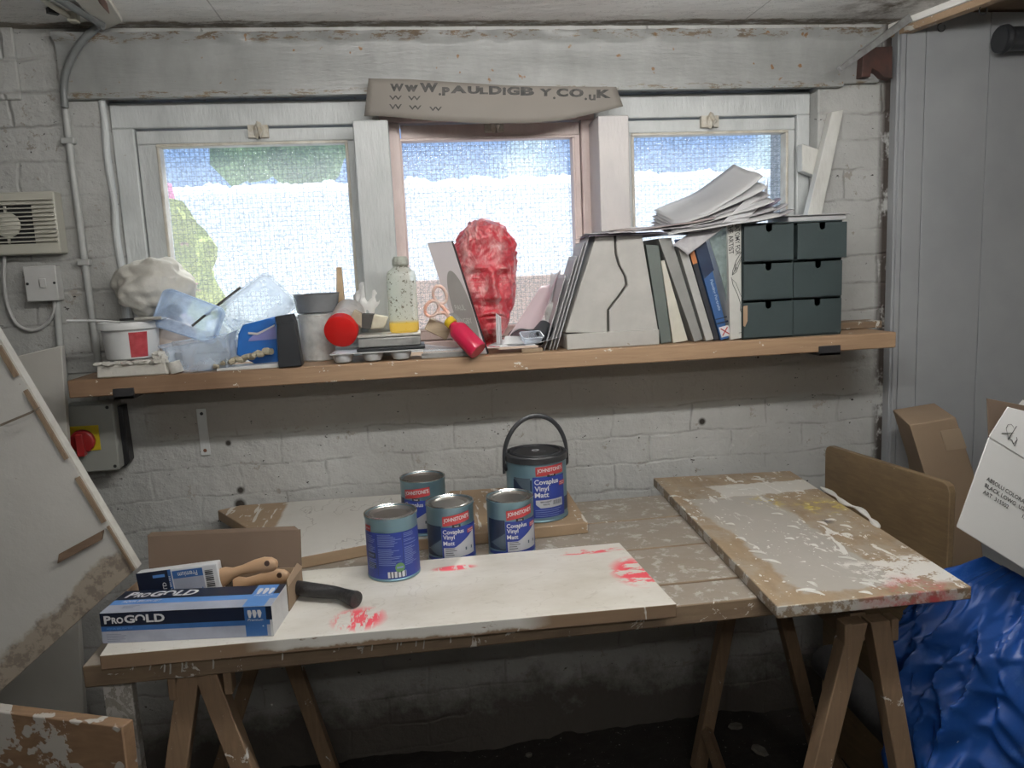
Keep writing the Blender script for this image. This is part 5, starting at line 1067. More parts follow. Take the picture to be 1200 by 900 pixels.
# scissors
sc_ = thing('scissors', B(520, 385, 2.02), 'scissors with white handle loops leaning on the round-topped card', 'scissors'); sY = 1.962
SCW = M('white orange plastic', (.66, .56, .52), (.70, .34, .24), ns=30, rough=.3)
for (cx1, cy1, rx, ry, rot) in ((506, 361.5, 7.5, 9.5, .5), (515.5, 345.5, 7.5, 10.5, -.35)):
    g = G(); P_ = []
    for i in range(28):
        a_ = 2*PI*i/28; x_, y_ = rx*math.cos(a_), ry*math.sin(a_); P_.append(B(cx1+x_*math.cos(rot)-y_*math.sin(rot), cy1+x_*math.sin(rot)+y_*math.cos(rot), sY))
    g.tube(P_, .0042, 10, closed=True); g.out('handle_loop', SCW, sc_)
g = G(); g.tube(smooth([B(512, 353, sY), B(522, 363, sY), B(532, 378, sY-.004)], 5), [.0045]*5+[.005]*5+[.004], 8); g.tube(smooth([B(512, 367, sY), B(522, 367, sY), B(530, 378, sY)], 5), [.0045]*5+[.005]*5+[.004], 8); g.out('shank', SCW, sc_)
g = G(); g.prism([B(526, 368, sY-.006), B(532, 366, sY-.006), B(556, 392, sY-.006), B(558, 399, sY-.006), B(554, 398, sY-.006)], (0, .002, 0)); g.prism([B(524, 371, sY-.002), B(530, 369, sY-.002), B(553, 397, sY-.002), B(551, 399, sY-.002)], (0, .002, 0)); g.out('blades', RIM, sc_)
# wooden block and packet under the red tube
g = G(); Q = [B(497, 386, 1.99), B(504, 373, 1.99), B(529, 385, 1.99), B(523, 399, 1.99)]; g.prism(Q, (.003, .03, .003)); tag(g.out('wooden_block', m_timber('block wood', (.46, .36, .25), (.36, .27, .18), 0), None, .002), 'tilted square wooden block beside the neck of the red bottle', 'block')
g = G(); p, q = base(495, 409), base(540, 408); g.prism([V((p.x, 1.96, SZ)), V((q.x, 1.96, SZ)), V((q.x, 1.96, SZ+.012)), V((p.x, 1.96, SZ+.030))], (0, .08, 0)); tag(g.out('clear_sachet', CLEAR, None, .002), 'clear plastic sachet under the tilted wooden block', 'sachet')
g = G(); p, q = base(493, 413), base(548, 409); g.box(p.x, q.x, 1.95, 1.958, SZ+.0005, SZ+.013); tag(g.out('metal_ruler', TINM, None, .001), 'thin grey metal strip on edge under the sachet and the red bottle', 'strip')
rt = thing('red_bottle', B(560, 412, 1.925), 'glossy crimson bottle with yellow collar lying on the shelf edge, base towards the room', 'bottle')
CRI = M('crimson plastic', (.52, .02, .07), (.46, .015, .055), ns=4, rough=.16); e0 = B(560.5, 411.5, 1.902); e1 = B(529, 379, 1.95); L_ = (e1-e0).length; T = axis_m(e0, e1)
g = G(); g.lathe([(.001, 0), (.0235, 0), (.0250, .002), (.0255, .005), (.0255, L_*.72), (.022, L_*.80), (.012, L_*.92), (.011, L_)], 48, T, cap=(True, True)); g.out('body', CRI, rt)
g = G(); g.lathe([(.014, L_*.95), (.0150, L_*.96), (.0150, L_*1.10), (.012, L_*1.13)], 32, T); tag_label(g.out('collar', M('yellow plastic', (.62, .42, .02), rough=.3), rt), 'yellow collar')
g = G()
for s in range(2):
    a0 = PI*(1.05+.28*s)
vs = []
TL = T @ Matrix.Rotation(R(-150), 4, 'Z'); g.text('Sculpt', .05, .012, lambda x, y: TL @ V((.0262*math.cos(y/.026), .0262*math.sin(y/.026), .022+x)), 0, .02); g.out('lettering', M('pale lettering', (.55, .45, .6)), rt) if False else g.bm.free()
g = G(); Mx = T @ Matrix.Rotation(R(200), 4, 'Z'); vs = [(g.bm.verts.new(Mx @ V((.0258*math.cos(a_), .0258*math.sin(a_), .035))), g.bm.verts.new(Mx @ V((.0258*math.cos(a_), .0258*math.sin(a_), .075)))) for a_ in [-.35+.7*i/8 for i in range(9)]]
for a_, b_ in zip(vs, vs[1:]): g.bm.faces.new((a_[0], b_[0], b_[1], a_[1]))
tag_label(g.out('label', M('pale violet label', (.42, .30, .48), (.30, .18, .40), ns=60), rt), 'pale violet label')

# leaning card with the grey oval
cdk = thing('leaning_booklet', B(571, 416, 1.955), 'tall black-edged booklet with a big grey oval on its cover, leaning beside the red face', 'booklet')
Nt, Nb = B(529.5, 282.5, 1.968), B(571.5, 413, 1.968); Nb.z = SZ+.001; Ft = B(501, 285, 1.997); Fv = Ft-Nt; Fb = Nb+Fv
nc = (Nb-Nt).cross(Fv).normalized(); nc = nc if nc.x > 0 else -nc
def CF(u, v, o=0): return Nt+(Nb-Nt)*v+Fv*u-nc*o
g = G(); g.hexa([CF(0, 0), CF(0, 1), CF(1, 1), CF(1, 0)], [CF(0, 0)+nc*.010, CF(0, 1)+nc*.010, CF(1, 1)+nc*.010, CF(1, 0)+nc*.010]); g.out('booklet_body', BX, cdk, .001)
g = G(); g.poly([CF(.02, .003, .0006), CF(.02, .997, .0006), CF(1, .997, .0006), CF(1, .003, .0006)]); tag_label(g.out('cover', M('cover white', (.60, .56, .57), (.55, .51, .53), ns=3, rough=.45), cdk), 'pale cover')
g = G(); g.poly([CF(.44+.40*math.cos(2*PI*i/48), .62+.37*math.sin(2*PI*i/48), .0012) for i in range(48)]); tag_label(g.out('oval', M('oval grey', (.30, .29, .28), (.24, .23, .22), ns=8, rough=.45), cdk), 'grey oval')
g = G()
for s, v_ in (('PAUL', .60), ('DIGBY', .72)): g.text(s, .52 if s == 'DIGBY' else .42, .05, lambda x, y: CF(.72-x, v_-y+.02*0, .0018), 0, .015)
g.out('lettering', M('pale grey ink', (.50, .49, .48)), cdk)

# red mask-like head
def m_face():
    t = NT('red wax'); o = t.tc()
    c = t.mix(t.ramp(t.noise(o, 14, 5, .7), [(.35, 0), (.65, 1)]), (.56, .035, .055), (.40, .07, .085))
    c = t.mix(t.math('MULTIPLY', t.th(t.noise(t.map(o, (1, 1, .5)), 26, 5, .75, .6), .48, .64), .65), c, (.70, .44, .43))
    geo = t.new('ShaderNodeNewGeometry'); c = t.mix(t.math('MULTIPLY', t.th(geo.outputs['Pointiness'], .51, .58), .6), c, (.62, .40, .38))
    t.done(c, .34, 0, t.bump(t.noise(t.map(o, (1, 1, .7)), 55, 5, .7), .6, .004)); t.put(t.b.inputs['Subsurface Weight'], .2); t.b.inputs['Subsurface Radius'].default_value = (.03, .004, .004); t.b.inputs['Subsurface Scale'].default_value = .6
    return t.m
def gs(x, z, cx, cz, sx, sz): return math.exp(-((x-cx)/sx)**2-((z-cz)/sz)**2)
HF = .340        # height of the piece
def face(u, v):
    a_ = 2*PI*u; z = v                    # angle 0 = front
    # outline half width at height v
    wv = [(0, .036), (.07, .040), (.12, .046), (.22, .061), (.34, .075), (.48, .083), (.62, .0845), (.74, .0815), (.84, .073), (.92, .056), (.97, .036), (1, .006)]
    for (z0_, w0), (z1_, w1) in zip(wv, wv[1:]):
        if z >= z0_: k_ = (z-z0_)/(z1_-z0_); w = w0+(w1-w0)*k_
    x = w*math.sin(a_); dep = (.075 if z > .2 else .052+.023*z/.2)*min(1, w/.05)
    c = math.cos(a_); y = -dep*math.copysign(abs(c)**.85, c)*(1 if c > 0 else .55)
    if c > 0:
        d = 0; X = x/.086
        X += .05*(z-.4); d += .026*gs(X, z, 0, .395, .17, .040) + .020*gs(X, z, 0, .46, .13, .085)+.012*gs(X, z, 0, .56, .13, .07)     # nose
        d += .009*(gs(X, z, -.23, .385, .10, .026)+gs(X, z, .23, .385, .10, .026))                          # nostril wings
        d -= .016*(gs(X, z, -.42, .555, .22, .048)+gs(X, z, .42, .555, .22, .048))                          # sockets
        d += .0085*(gs(X, z, -.42, .548, .15, .020)+gs(X, z, .42, .548, .15, .020))                       # eyeballs
        d -= .0045*(gs(X, z, -.42, .541, .17, .006)+gs(X, z, .42, .541, .17, .006))                       # lid line
        d += .004*(gs(X, z, -.42, .518, .18, .008)+gs(X, z, .42, .518, .18, .008))                        # bags
        d += .011*(gs(X, z+.10*(X+.42)**2, -.42, .625, .27, .022)+gs(X, z+.10*(X-.42)**2, .42, .618, .27, .022))                          # brows
        d += .007*(gs(X, z, -.55, .42, .2, .07)+gs(X, z, .55, .42, .2, .07))                              # cheekbones
        d -= .008*(gs(X, z, -.50, .30, .16, .06)+gs(X, z, .50, .30, .16, .06))
        zz = z+.09*X*X; d += .011*gs(X, zz, 0, .275, .36, .018)+.010*gs(X, zz, 0, .235, .27, .019)-.011*gs(X, zz, 0, .255, .40, .0065)-.003*gs(X, z, 0, .292, .05, .010) # lips
        d -= .004*gs(X, z, 0, .325, .05, .03); d -= .007*gs(X, z, 0, .195, .25, .018)
        d += .013*gs(X, z, 0, .13, .32, .05)                                                              # chin
        d -= .018*gs(X, z, 0, .02, 1.2, .05)
        d *= min(1, c*2.2); y -= d
    P_ = V((x, y, z*HF))
    hv = z-.80+.10*abs(math.sin(a_))**2 if c > 0 else z-.45
    hair = max(0, min(1, hv/.05))
    hair_ = 0 if True else max(0, min(1, (z-.76-.07*math.cos(a_*1)*0-(.10 if abs(math.sin(a_)) < .55 and c > 0 else -.06)*1)/.06)) if c > -.2 else (1 if z > .5 else 0)
    nn_ = V((x, y*1.2, (z-.5)*.05)); nn_ = nn_.normalized() if nn_.length > 0 else V((0, 0, 1)); 
    if z > .93: nn_ = (nn_+V((0, 0, 1.0))).normalized()
    k_ = .0038*noise.noise(P_*28)+.0030*noise.noise(P_*60+V((2, 0, 0)))+.0018*noise.noise(P_*130)
    if hair: k_ += hair*(.003+.011*abs(noise.noise(V((P_.x*70+3*noise.noise(P_*20), P_.y*30, P_.z*26)))))
    return P_+nn_*k_
g = G(); g.grid(220, 260, face, 0, True); vs0 = g.bm.verts[:220] if False else None
mk = g.out('t', m_face(), None, ang=80, norm=False); mk.name = 'sculpted_head'
mk.location = (B(575, 400, 2.06).x, 2.073, SZ+.006); mk.rotation_euler = (R(-2), R(1.5), R(9))
for o_ in (mk,): tag(o_, 'rough red sculpture of a long human head standing on the shelf before the middle window', 'sculpture')

# curled papers right of the head
PAP = NT('paper'); tl_ = PAP.new('ShaderNodeBsdfTranslucent'); tl_.inputs[0].default_value = (.80, .79, .80, 1); PAP.done((.66, .66, .67), .6); mx_ = PAP.new('ShaderNodeMixShader'); mx_.inputs[0].default_value = .3
PAP.t.links.new(PAP.b.outputs[0], mx_.inputs[1]); PAP.t.links.new(tl_.outputs[0], mx_.inputs[2]); PAP.t.links.new(mx_.outputs[0], PAP.o.inputs[0]); PAP = PAP.m
PAPP = NT('pinkish paper'); tl_ = PAPP.new('ShaderNodeBsdfTranslucent'); tl_.inputs[0].default_value = (.85, .70, .72, 1); PAPP.done((.66, .57, .60), .5); mx_ = PAPP.new('ShaderNodeMixShader'); mx_.inputs[0].default_value = .4
PAPP.t.links.new(PAPP.b.outputs[0], mx_.inputs[1]); PAPP.t.links.new(tl_.outputs[0], mx_.inputs[2]); PAPP.t.links.new(mx_.outputs[0], PAPP.o.inputs[0]); PAPP = PAPP.m
def sheet(c00, c10, c11, c01, bulge, mat, name, label, cat='paper', grp=None, sag=None, sol=.0008):
    """sheet through four world corners with a bulge vector across u"""
    g = G(); b_ = V(bulge)
    def f_(u, v): return (c00*(1-u)+c10*u)*(1-v)+(c01*(1-u)+c11*u)*v + b_*math.sin(PI*u) + (V(sag)*math.sin(PI*v) if sag else V((0, 0, 0)))
    g.grid(16, 16, f_); return tag(g.out(name, mat, None, solid=sol, ang=80), label, cat, grp)
GP = 'loose curled papers beside the red head'
sheet(B(592, 400, 1.985), B(632, 384, 2.00), B(656, 318, 2.08), B(634, 335, 2.10), (.006, .012, -.012), PAPP, 'curled_paper', 'pinkish curled sheet rising diagonally right of the red face', 'paper', GP)
sheet(B(640, 392, 1.995), B(655, 352, 2.05), B(657, 316, 2.10), B(646, 318, 2.12), (-.004, -.006, -.010), PAP, 'curled_paper', 'narrow bright white sheet sticking up towards the window', 'paper', GP)
sheet(B(582, 405, 1.965), B(588, 404, 1.965), B(587, 372, 1.975), B(581, 367, 1.975), (.002, .01, 0), PAP, 'curled_paper', 'small white torn flap standing against the chin of the red face', 'paper', GP)
c00, c10, c11, c01 = B(572, 405, 1.945), B(652, 396, 1.945), B(664, 392, 2.09), B(588, 398, 2.09); 
for c_ in (c00, c10, c11, c01): c_.z = max(c_.z, SZ+.012)
sheet(c00, c10, c11, c01, (0, 0, -.010), PAP, 'curled_paper', 'white sheet lying sagged on the shelf below the red face', 'paper', GP)
sheet(B(588, 405, 1.955), B(613, 403, 1.955), B(622, 397, 1.975), B(592, 394, 1.975), (0, 0, .003), PAP, 'torn_paper', 'small torn white scrap in front of the black curl', 'paper', GP)
g = G(); pr_ = [B(595, 402, 1.975), B(600, 391, 1.975), B(610, 386, 1.975), B(622, 387, 1.975), B(632, 384, 1.98)]
g = G(); cs = smooth(pr_, 5); g.grid(len(cs)-1, 4, lambda u, v: cs[int(round(u*(len(cs)-1)))]+V((0, .05*v, .0))+V((.001, 0, -.003*math.sin(v*PI)))); tag(g.out('black_curl', BX, None, solid=.001, ang=80), 'curled black and white print under the pinkish sheet', 'paper')
g = G(); T = axis_m(B(612, 402, 1.965), B(612, 402, 1.965)+V((.10, .03, .05))); g.box(-.013, .013, 0, .002, .01, .055, 0, T); cc_ = B(636, 388, 1.985)
g = G(); g.lathe([(.022, 0), (.024, .05)], 28, axis_m(B(628, 397, 1.98), B(646, 378, 2.02))); tag(g.out('black_tube', BX, None), 'short black tube lying among the curled papers', 'tube')
g = G(); tray(g, .055, .035, .02, .8, rotm(B(622, 400, 1.955), 25, 0, 12)); tag(g.out('blister_pack', CLEAR, None, solid=.001, ang=60), 'small clear blister pack in front of the black tube', 'blister pack')
g = G(); T = axis_m(B(648, 364, 2.035), B(638, 392, 2.03)); g.lathe([(.001, -.022), (.012, -.019), (.019, -.010), (.0215, 0), (.020, .012), (.012, .028), (.010, .05)], 32, T); tag(g.out('clear_bulb', MILK, None, solid=.001), 'milky round-ended bulb standing up behind the curled papers', 'bulb')
g = G(); p = base(610, 413); g.box(p.x, p.x+.055, 1.945, 1.958, SZ+.0005, SZ+.011) ; tag(g.out('hinge_block', m_timber('tan block', (.30, .22, .14), (.22, .16, .10), 0), None, .001), 'small brown wooden strip at the shelf front under the papers', 'block')
for i, (dx, lab) in enumerate(((0, 'innermost'), (1, 'second from the block'), (2, 'third from the block'), (3, 'outermost'))):
    x_ = dx*5.2
    a_, b_ = B((691, 684.5, 676, 663)[dx], (275, 284, 300, 322)[dx], 1.975), B((652, 648, 644, 638)[dx], 408, 1.957); b_.z = SZ+.002; e_ = V((0, .10, 0))
    sheet(b_, a_, a_+e_, b_+e_, (0, 0, 0), PAP, 'leaning_paper', 'papers leaning against the left side of the trapezoid block' if 0 else lab+' of the white papers leaning against the trapezoid block', 'paper', 'papers leaning on the trapezoid block', sol=.0012)

# two-part trapezoid block on its plinth
TW = M('scuffed white paint', (.44, .43, .405), (.37, .36, .34), ns=10, rough=.5, bump=(50, .2), spots=(28, .70, (.28, .25, .2)))
tp = thing('split_trapezoid', V((B(715, 410, 1.97).x, 1.97, SZ)), 'grey-white trapezoid block split by a jagged crack, standing on a low plinth', 'block')
crk = [(719.5, 275), (720.5, 297), (724, 310), (731.5, 324), (733, 334), (724, 347), (711.5, 363), (711.8, 390.5)]
yF = 1.965; ex = V((.0, .10, 0))
def noth(x_, y_): return B(x_, y_, yF)
g = G(); g.prism([noth(698.7, 276)]+[noth(*c_) for c_ in crk]+[noth(662.5, 389.8)], ex); g.out('left_half', TW, tp, .0025)
g = G(); g.prism([noth(752.5, 275.3), noth(772, 389)]+[noth(x_+2.6, y_+.3) for x_, y_ in crk[::-1]], ex); g.out('right_half', TW, tp, .0025)
bx0, bx1 = B(664.5, 408, 1.955).x, B(773, 404, 1.955).x; zt_ = B(664.5, 391.5, 1.955).z
g = G(); g.box(bx0, bx1, 1.955, 2.085, SZ+.0005, zt_-.001); g.out('plinth', TW, tp, .002)

# books
def book(name, pts, y, dep, cm, pm, label, grp='books and booklets beside the trapezoid block', lx=.14, hard=True, extra=None):
    P_ = [B(x_, y_, y) for x_, y_ in pts]        # top-left, top-right, bottom-right, bottom-left of the spine
    lowz = min(p_.z for p_ in P_); P_ = [p_+V((0, 0, SZ+.001-lowz)) for p_ in P_]
    t = thing(name, V(((P_[3].x+P_[2].x)/2, y, SZ)), label, 'book', grp)
    ww = (P_[1]-P_[0]); up_ = (P_[0]-P_[3]).normalized(); g = G(); k = .16 if hard else .06
    g.hexa([P_[3], P_[2], P_[2]+V((0, .004, 0)), P_[3]+V((0, .004, 0))], [P_[0], P_[1], P_[1]+V((0, .004, 0)), P_[0]+V((0, .004, 0))])
    for a_, b_, s_ in ((P_[0], P_[3], 1), (P_[1], P_[2], -1)):
        w_ = ww*k*s_; g.hexa([b_+V((0, .003, 0)), b_+w_+V((0, .003, 0)), b_+w_+V((0, dep, 0)), b_+V((0, dep, 0))], [a_+V((0, .003, 0)), a_+w_+V((0, .003, 0)), a_+w_+V((0, dep, 0)), a_+V((0, dep, 0))])
    g.out('cover', cm, t, .0008)
    g = G(); ww2 = ww*k*1.02; dn_ = up_*.004
    g.hexa([P_[3]+ww2+dn_+V((0, .005, 0)), P_[2]-ww2+dn_+V((0, .005, 0)), P_[2]-ww2+dn_+V((0, dep-.004, 0)), P_[3]+ww2+dn_+V((0, dep-.004, 0))], [P_[0]+ww2-dn_+V((0, .005, 0)), P_[1]-ww2-dn_+V((0, .005, 0)), P_[1]-ww2-dn_+V((0, dep-.004, 0)), P_[0]+ww2-dn_+V((0, dep-.004, 0))]); g.out('pages', pm, t)
    W_ = ww.length; H__ = (P_[0]-P_[3]).length; wn = ww.normalized()
    def S(a_, b_, o_=.0006): return P_[3]+wn*(a_*W_)+up_*(b_*H__)-V((0, o_, 0))    # a across 0..1, b up 0..1
    if extra: extra(t, S, W_, H__)
    return t
PG = M('page edges', (.52, .50, .45), (.42, .40, .36), ns=60, rough=.8, stretch=(30, 1, 1))
def bm_(n, c, **k): return M(n, c, tuple(x*.85 for x in c), ns=12, rough=k.pop('rough', .5), **k)
book('book', [(757, 288), (772, 289), (787, 402), (775, 404)], 1.97, .14, bm_('book grey green', (.11, .13, .12)), PG, 'dark grey-green book directly right of the trapezoid block')
book('book', [(774.8, 306), (778.6, 305), (806, 399), (789, 402)], 1.97, .13, bm_('book cream', (.56, .54, .46)), PG, 'slim cream book between the dark grey-green book and the tall grey one', hard=False)
def t_grey(t, S, W_, H_): g = G(); g.text('KINGS', .42, .6, lambda x, y: S(.18+y, .72-x, .001), 0, .02) if 0 else g.text('LIVING THE', .40, .5, lambda x, y: S(.25+y, .78-x, .001), 0, .01); g.out('lettering', M('faint grey ink', (.42, .42, .41)), t) if 0 else g.bm.free()
book('book', [(771.5, 283), (786.7, 282), (823.5, 401), (814, 404)], 1.965, .14, bm_('book mid grey', (.245, .245, .235)), PG, 'tall mid-grey leaning book, topmost beneath the papers')
book('magazine', [(794.5, 294), (804, 293), (836.5, 402), (827.5, 404.5)], 1.965, .14, bm_('magazine pale grey', (.40, .40, .38)), PG, 'pale grey magazines leaning left of the navy book', hard=False)
def t_navy(t, S, W_, H_): g = G(); g.poly([S(0, .80), S(1, .80), S(1, .93), S(0, .93)]); tag_label(g.out('label', M('orange', (.45, .16, .05)), t), 'orange patch near the top of the spine')
book('book', [(805.5, 292), (811, 290), (843, 402), (837.5, 404)], 1.965, .13, bm_('book black', (.02, .022, .03)), PG, 'black-spined book with an orange patch, left of the blue book', extra=t_navy)
def t_blue(t, S, W_, H_):
    g = G(); g.poly([S(.10, .025), S(.92, .025), S(.92, .125), S(.10, .125)], 0); g.poly([S(.0, .60), S(1, .66), S(1, .985), S(0, .985)], 1)
    for p_, q_ in (((.22, .04), (.80, .11)), ((.80, .04), (.22, .11))):
        a_, b_ = S(*p_, .0012), S(*q_, .0012); w_ = (b_-a_).cross(V((0, 1, 0))).normalized()*.0016; g.poly([a_-w_, b_-w_, b_+w_, a_+w_], 2)
    g.text('Painting Portraits', .30, .30, lambda x, y: S(.38+y, .58-x, .0012), 3, .02)
    g.poly([S(0, .155), S(1, .155), S(1, .17), S(0, .17)], 1); g.poly([S(0, .20), S(1, .20), S(1, .21), S(0, .21)], 1)
    g.out('spine_print', [WHT, NAVY, RED, M('pale blue ink', (.35, .45, .60))], t, norm=False)
book('book', [(811, 283), (825, 279.5), (854.3, 400.5), (845, 403.5)], 1.965, .14, bm_('book blue', (.035, .10, .26)), PG, 'blue book with a red cross in a white square low on its spine', extra=t_blue)
def t_anat(t, S, W_, H_):
    g = G(); g.text('ANATOMY FOR', .30, .34, lambda x, y: S(.52+y, .985-x, .001), 0, .01); g.text('THE ARTIST', .255, .34, lambda x, y: S(.06+y, .965-x, .001), 0, .01)
    ln_ = lambda P_, r_=.0011: g.tube([S(*p_, .0005) for p_ in P_], r_, 6, flat=.5)
    ln_([(.95, .70), (.55, .64), (.30, .57), (.25, .535)], .0016); ln_([(.95, .665), (.62, .61), (.28, .535), (.55, .55), (.9, .64)], .0013); ln_([(.5, .62), (.42, .56), (.6, .585)], .0022)
    ln_([(.18, .52), (.30, .45), (.60, .36), (.80, .27), (.75, .22), (.9, .19)], .0011); ln_([(.25, .50), (.5, .46), (.85, .33)], .0008); ln_([(.85, .23), (.95, .19)], .003)
    g.text('DK', .22, .012, lambda x, y: S(.62+x, .025+y, .001), 0, .0); g.out('spine_print', [INK], t, norm=False)
book('book', [(852, 262), (868.5, 256), (869, 400), (856, 402.5)], 1.96, .16, bm_('book white', (.53, .53, .50)), PG, 'tall upright white anatomy book with a pencil figure on its spine', extra=t_anat)
sheet(B(829, 275, 1.975), B(853, 264, 1.965), B(858, 392, 1.965), B(852, 345, 1.975), (0, .01, 0), m_clear('greenish sleeve', (.50, .58, .54), .5), 'plastic_sleeve', 'pale greenish clear sleeve wedged between the blue and the white books', 'sleeve')

# drawer unit
DG = M('dark green-grey card', (.032, .048, .050), (.027, .041, .043), ns=6, rough=.55, bump=(80, .1), spots=(60, .80, (.4, .4, .38)))
du = thing('drawer_unit', V((1.01, 2.0, SZ)), 'dark green-grey card drawer unit with six small drawers at the right end of the shelf', 'drawer unit')
dx0, dx1 = B(870, 330, 1.955).x, B(986, 330, 1.955).x; dz1 = B(871, 262, 1.955).z; yf = 1.956; dep = .175
g = G(); e_ = .003; z0_ = SZ+.0006
g.box(dx0, dx0+e_, yf, yf+dep, z0_, dz1); g.box(dx1-e_, dx1, yf, yf+dep, z0_, dz1); g.box(dx0, dx1, yf, yf+dep, z0_, z0_+e_); g.box(dx0, dx1, yf, yf+dep, dz1-e_, dz1); g.box(dx0, dx1, yf+dep-e_, yf+dep, z0_, dz1)
mx = (dx0+dx1)/2; g.box(mx-e_/2, mx+e_/2, yf, yf+dep, z0_, dz1); rows = [z0_+e_+(dz1-z0_-e_)*i/3 for i in range(4)]
for z in rows[1:3]: g.box(dx0, dx1, yf, yf+dep, z-e_/2, z+e_/2)
g.out('carcass', DG, du)
offs = {(0, 0): (-.004, .0), (0, 1): (.0, 0), (1, 0): (-.003, 0), (1, 1): (-.001, 0), (2, 0): (-.006, 0), (2, 1): (-.014, .004)}
DGI = M('drawer inside', (.010, .012, .013))
for rI in range(3):
    for cI in range(2):
        oy, ox = offs[(rI, cI)]; xa = dx0+.001 if cI == 0 else mx+.001; xb = mx-.002 if cI == 0 else dx1-.001; za, zb = rows[rI]+.002, rows[rI+1]-.006; y_ = yf-.0045+oy; xa += ox; xb += ox
        hx = (xa+xb)/2; r_ = .0085; P_ = [V((xa, y_, za)), V((xb, y_, za)), V((xb, y_, zb)), V((hx+r_, y_, zb)), V((hx+r_, y_, zb-.010))]+[V((hx+r_*math.cos(a_), y_, zb-.010-r_*math.sin(a_))) for a_ in [PI*i/8 for i in range(1, 8)]]+[V((hx-r_, y_, zb-.010)), V((hx-r_, y_, zb)), V((xa, y_, zb))]
        g = G(); g.prism(P_, (0, .003, 0)); g.box(xa+.003, xb-.003, y_+.003, y_+dep-.012, za+.002, za+.005); g.box(xa+.003, xa+.006, y_+.003, y_+dep-.012, za+.002, zb-.004); g.box(xb-.006, xb-.003, y_+.003, y_+dep-.012, za+.002, zb-.004); g.box(xa+.003, xb-.003, y_+.0075, y_+.009, za+.002, zb-.030) if False else None
        g.out('drawer', DG, du)
g = G(); q = B(873, 372, yf-.009); g.prism([B(871, 359, yf-.0095), B(876, 358, yf-.0095), B(876, 376, yf-.0095), B(873, 383, yf-.0095), B(871, 382, yf-.0095)], (0, -.0005, 0)); tag_label(g.out('scuff', M('bare card scuff', (.38, .26, .17)), du), 'brown scuff on the lowest left drawer')
# papers on top
rr = random.Random(11); topz = dz1
def top_sheet(cx1, cy1, cz1, w_, l_, rz_, ry_, rx_, curl, mat, label, cat='paper', grp='papers piled on the books and the drawer unit', sol=.0010, piv=False):
    g = G(); T = rotm(V((cx1, cy1, cz1)), rx_, ry_, rz_)
    x0_ = 0 if piv else -.5
    g.grid(20, 8, lambda u, v: T @ V(((u+x0_)*w_, (v-.5)*l_, curl*((u)**2.2)+(.0035*noise.noise(V((u*3, v*3, 5)))+.002*math.sin(v*6)))))
    return tag(g.out('loose_paper', mat, None, solid=sol, ang=80), label, cat, grp)
PGY = M('printed newsprint', (.42, .41, .42), (.30, .29, .31), ns=25, rough=.7); PVI = M('violet-grey print', (.25, .22, .28), (.20, .17, .22), ns=15, rough=.6)
px_ = B(755, 270, 2.0); zc = B(757, 277, 1.965).z+.003
top_sheet(px_.x, 2.02, zc+.002, .33, .15, 2, 0, 0, 0, PVI, 'violet-grey printed sheet at the bottom of the pile, on the trapezoid block')
top_sheet(px_.x-.01, 2.02, zc+.006, .30, .14, -3, 1, 0, .0, PAP, 'white sheet just above the violet-grey one on the trapezoid block')
top_sheet(px_.x+.03, 2.01, zc+.014, .30, .15, 4, -1, 4, .012, PGY, 'folded newsprint lying over the trapezoid block and the leaning books')
top_sheet(px_.x+.05, 2.02, zc+.022, .26, .14, -6, -2, 5, .015, M('brownish print', (.38, .31, .28), (.28, .24, .24), ns=12), 'brownish printed leaflet on the newsprint above the trapezoid block')
xs_ = B(830, 262, 2.0)
labs = ['white sheet sloping up from the books, lowest of the fan', 'grey printed sheet sloping up, second from the bottom of the fan', 'white sheet in the middle of the sloping fan, between two grey ones', 'grey printed sheet above the middle of the sloping fan', 'bluish-white sheet near the top of the sloping fan', 'topmost white sheet of the fan, curling up in front of the right window']
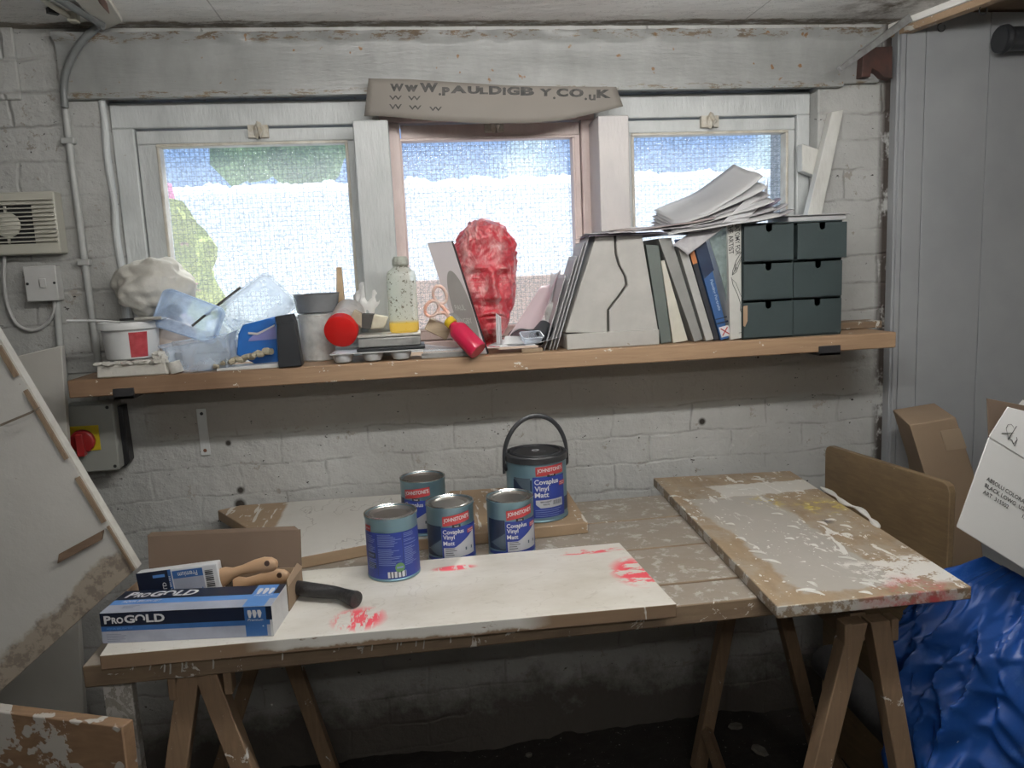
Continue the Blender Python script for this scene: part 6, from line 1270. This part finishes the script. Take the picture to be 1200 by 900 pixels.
for i in range(6):
    top_sheet(xs_.x-.13+.006*i, 2.01+.008*i, zc+.014+.007*i, .30-.010*i, .16, (-3, 1, -2, 2, -4, 0)[i], (-6, -8, -10.5, -12.5, -15, -16.5)[i], (12, 13.5, 15, 16.5, 18, 20)[i], (.004, .010, .014, .02, .026, .05)[i], (PAP, PGY, PAP, PGY, PAP, PAP)[i], labs[i], piv=True)
sheet(B(788, 287, 1.95), B(806, 299, 1.945), B(852, 264, 1.955), B(830, 258, 1.985), (0, 0, .003), PGY, 'loose_paper', 'grey corner of a sheet hanging down over the leaning books', 'paper', 'papers piled on the books and the drawer unit')
sheet(B(845, 262, 1.935), B(872, 262, 1.94), B(899, 232, 1.97), B(876, 232, 1.965), (0, .004, .004), PAP, 'loose_paper', 'white sheet corner drooping in front of the anatomy book', 'paper', 'papers piled on the books and the drawer unit')
sheet(B(872, 250, 1.985), B(899, 247, 1.985), B(900, 206, 2.03), B(893, 228, 2.03), (.004, 0, -.004), PAP, 'loose_paper', 'white sheet with a tall upcurled corner before the right window', 'paper', 'papers piled on the books and the drawer unit')
dzx = B(905, 255, 1.97)
for i, (lb, w_, mt) in enumerate((('folded newspaper lying on the left top of the drawer unit', .13, PGY), ('second folded newspaper on the drawer unit, on top of the first', .12, PGY), ('dark printed sheet between the newspapers and the fan of papers', .11, PVI))):
    top_sheet(dzx.x-.005-.01*i, 2.03, topz+.010+.010*i, w_, .13, 5-4*i, -10-2*i, 0, .010+.004*i, mt, lb, sol=.003)
p, q = B(924, 255, 1.985), B(992, 262, 1.985); g = G(); g.box(p.x, q.x, 1.985, 2.11, topz+.001, topz+.016); tag(g.out('paper_pad', PAP, None, .003), 'thick white pad lying on the right half of the drawer unit', 'pad')
g = G(); g.box(p.x-.03, q.x+.005, 1.975, 2.10, topz+.0165, topz+.0185); tag(g.out('loose_paper', PAP, None, .0005), 'single white sheet lying on the thick white pad', 'paper', 'papers piled on the books and the drawer unit')

for _o in scene.objects:
    if '_o' in _o: del _o['_o']
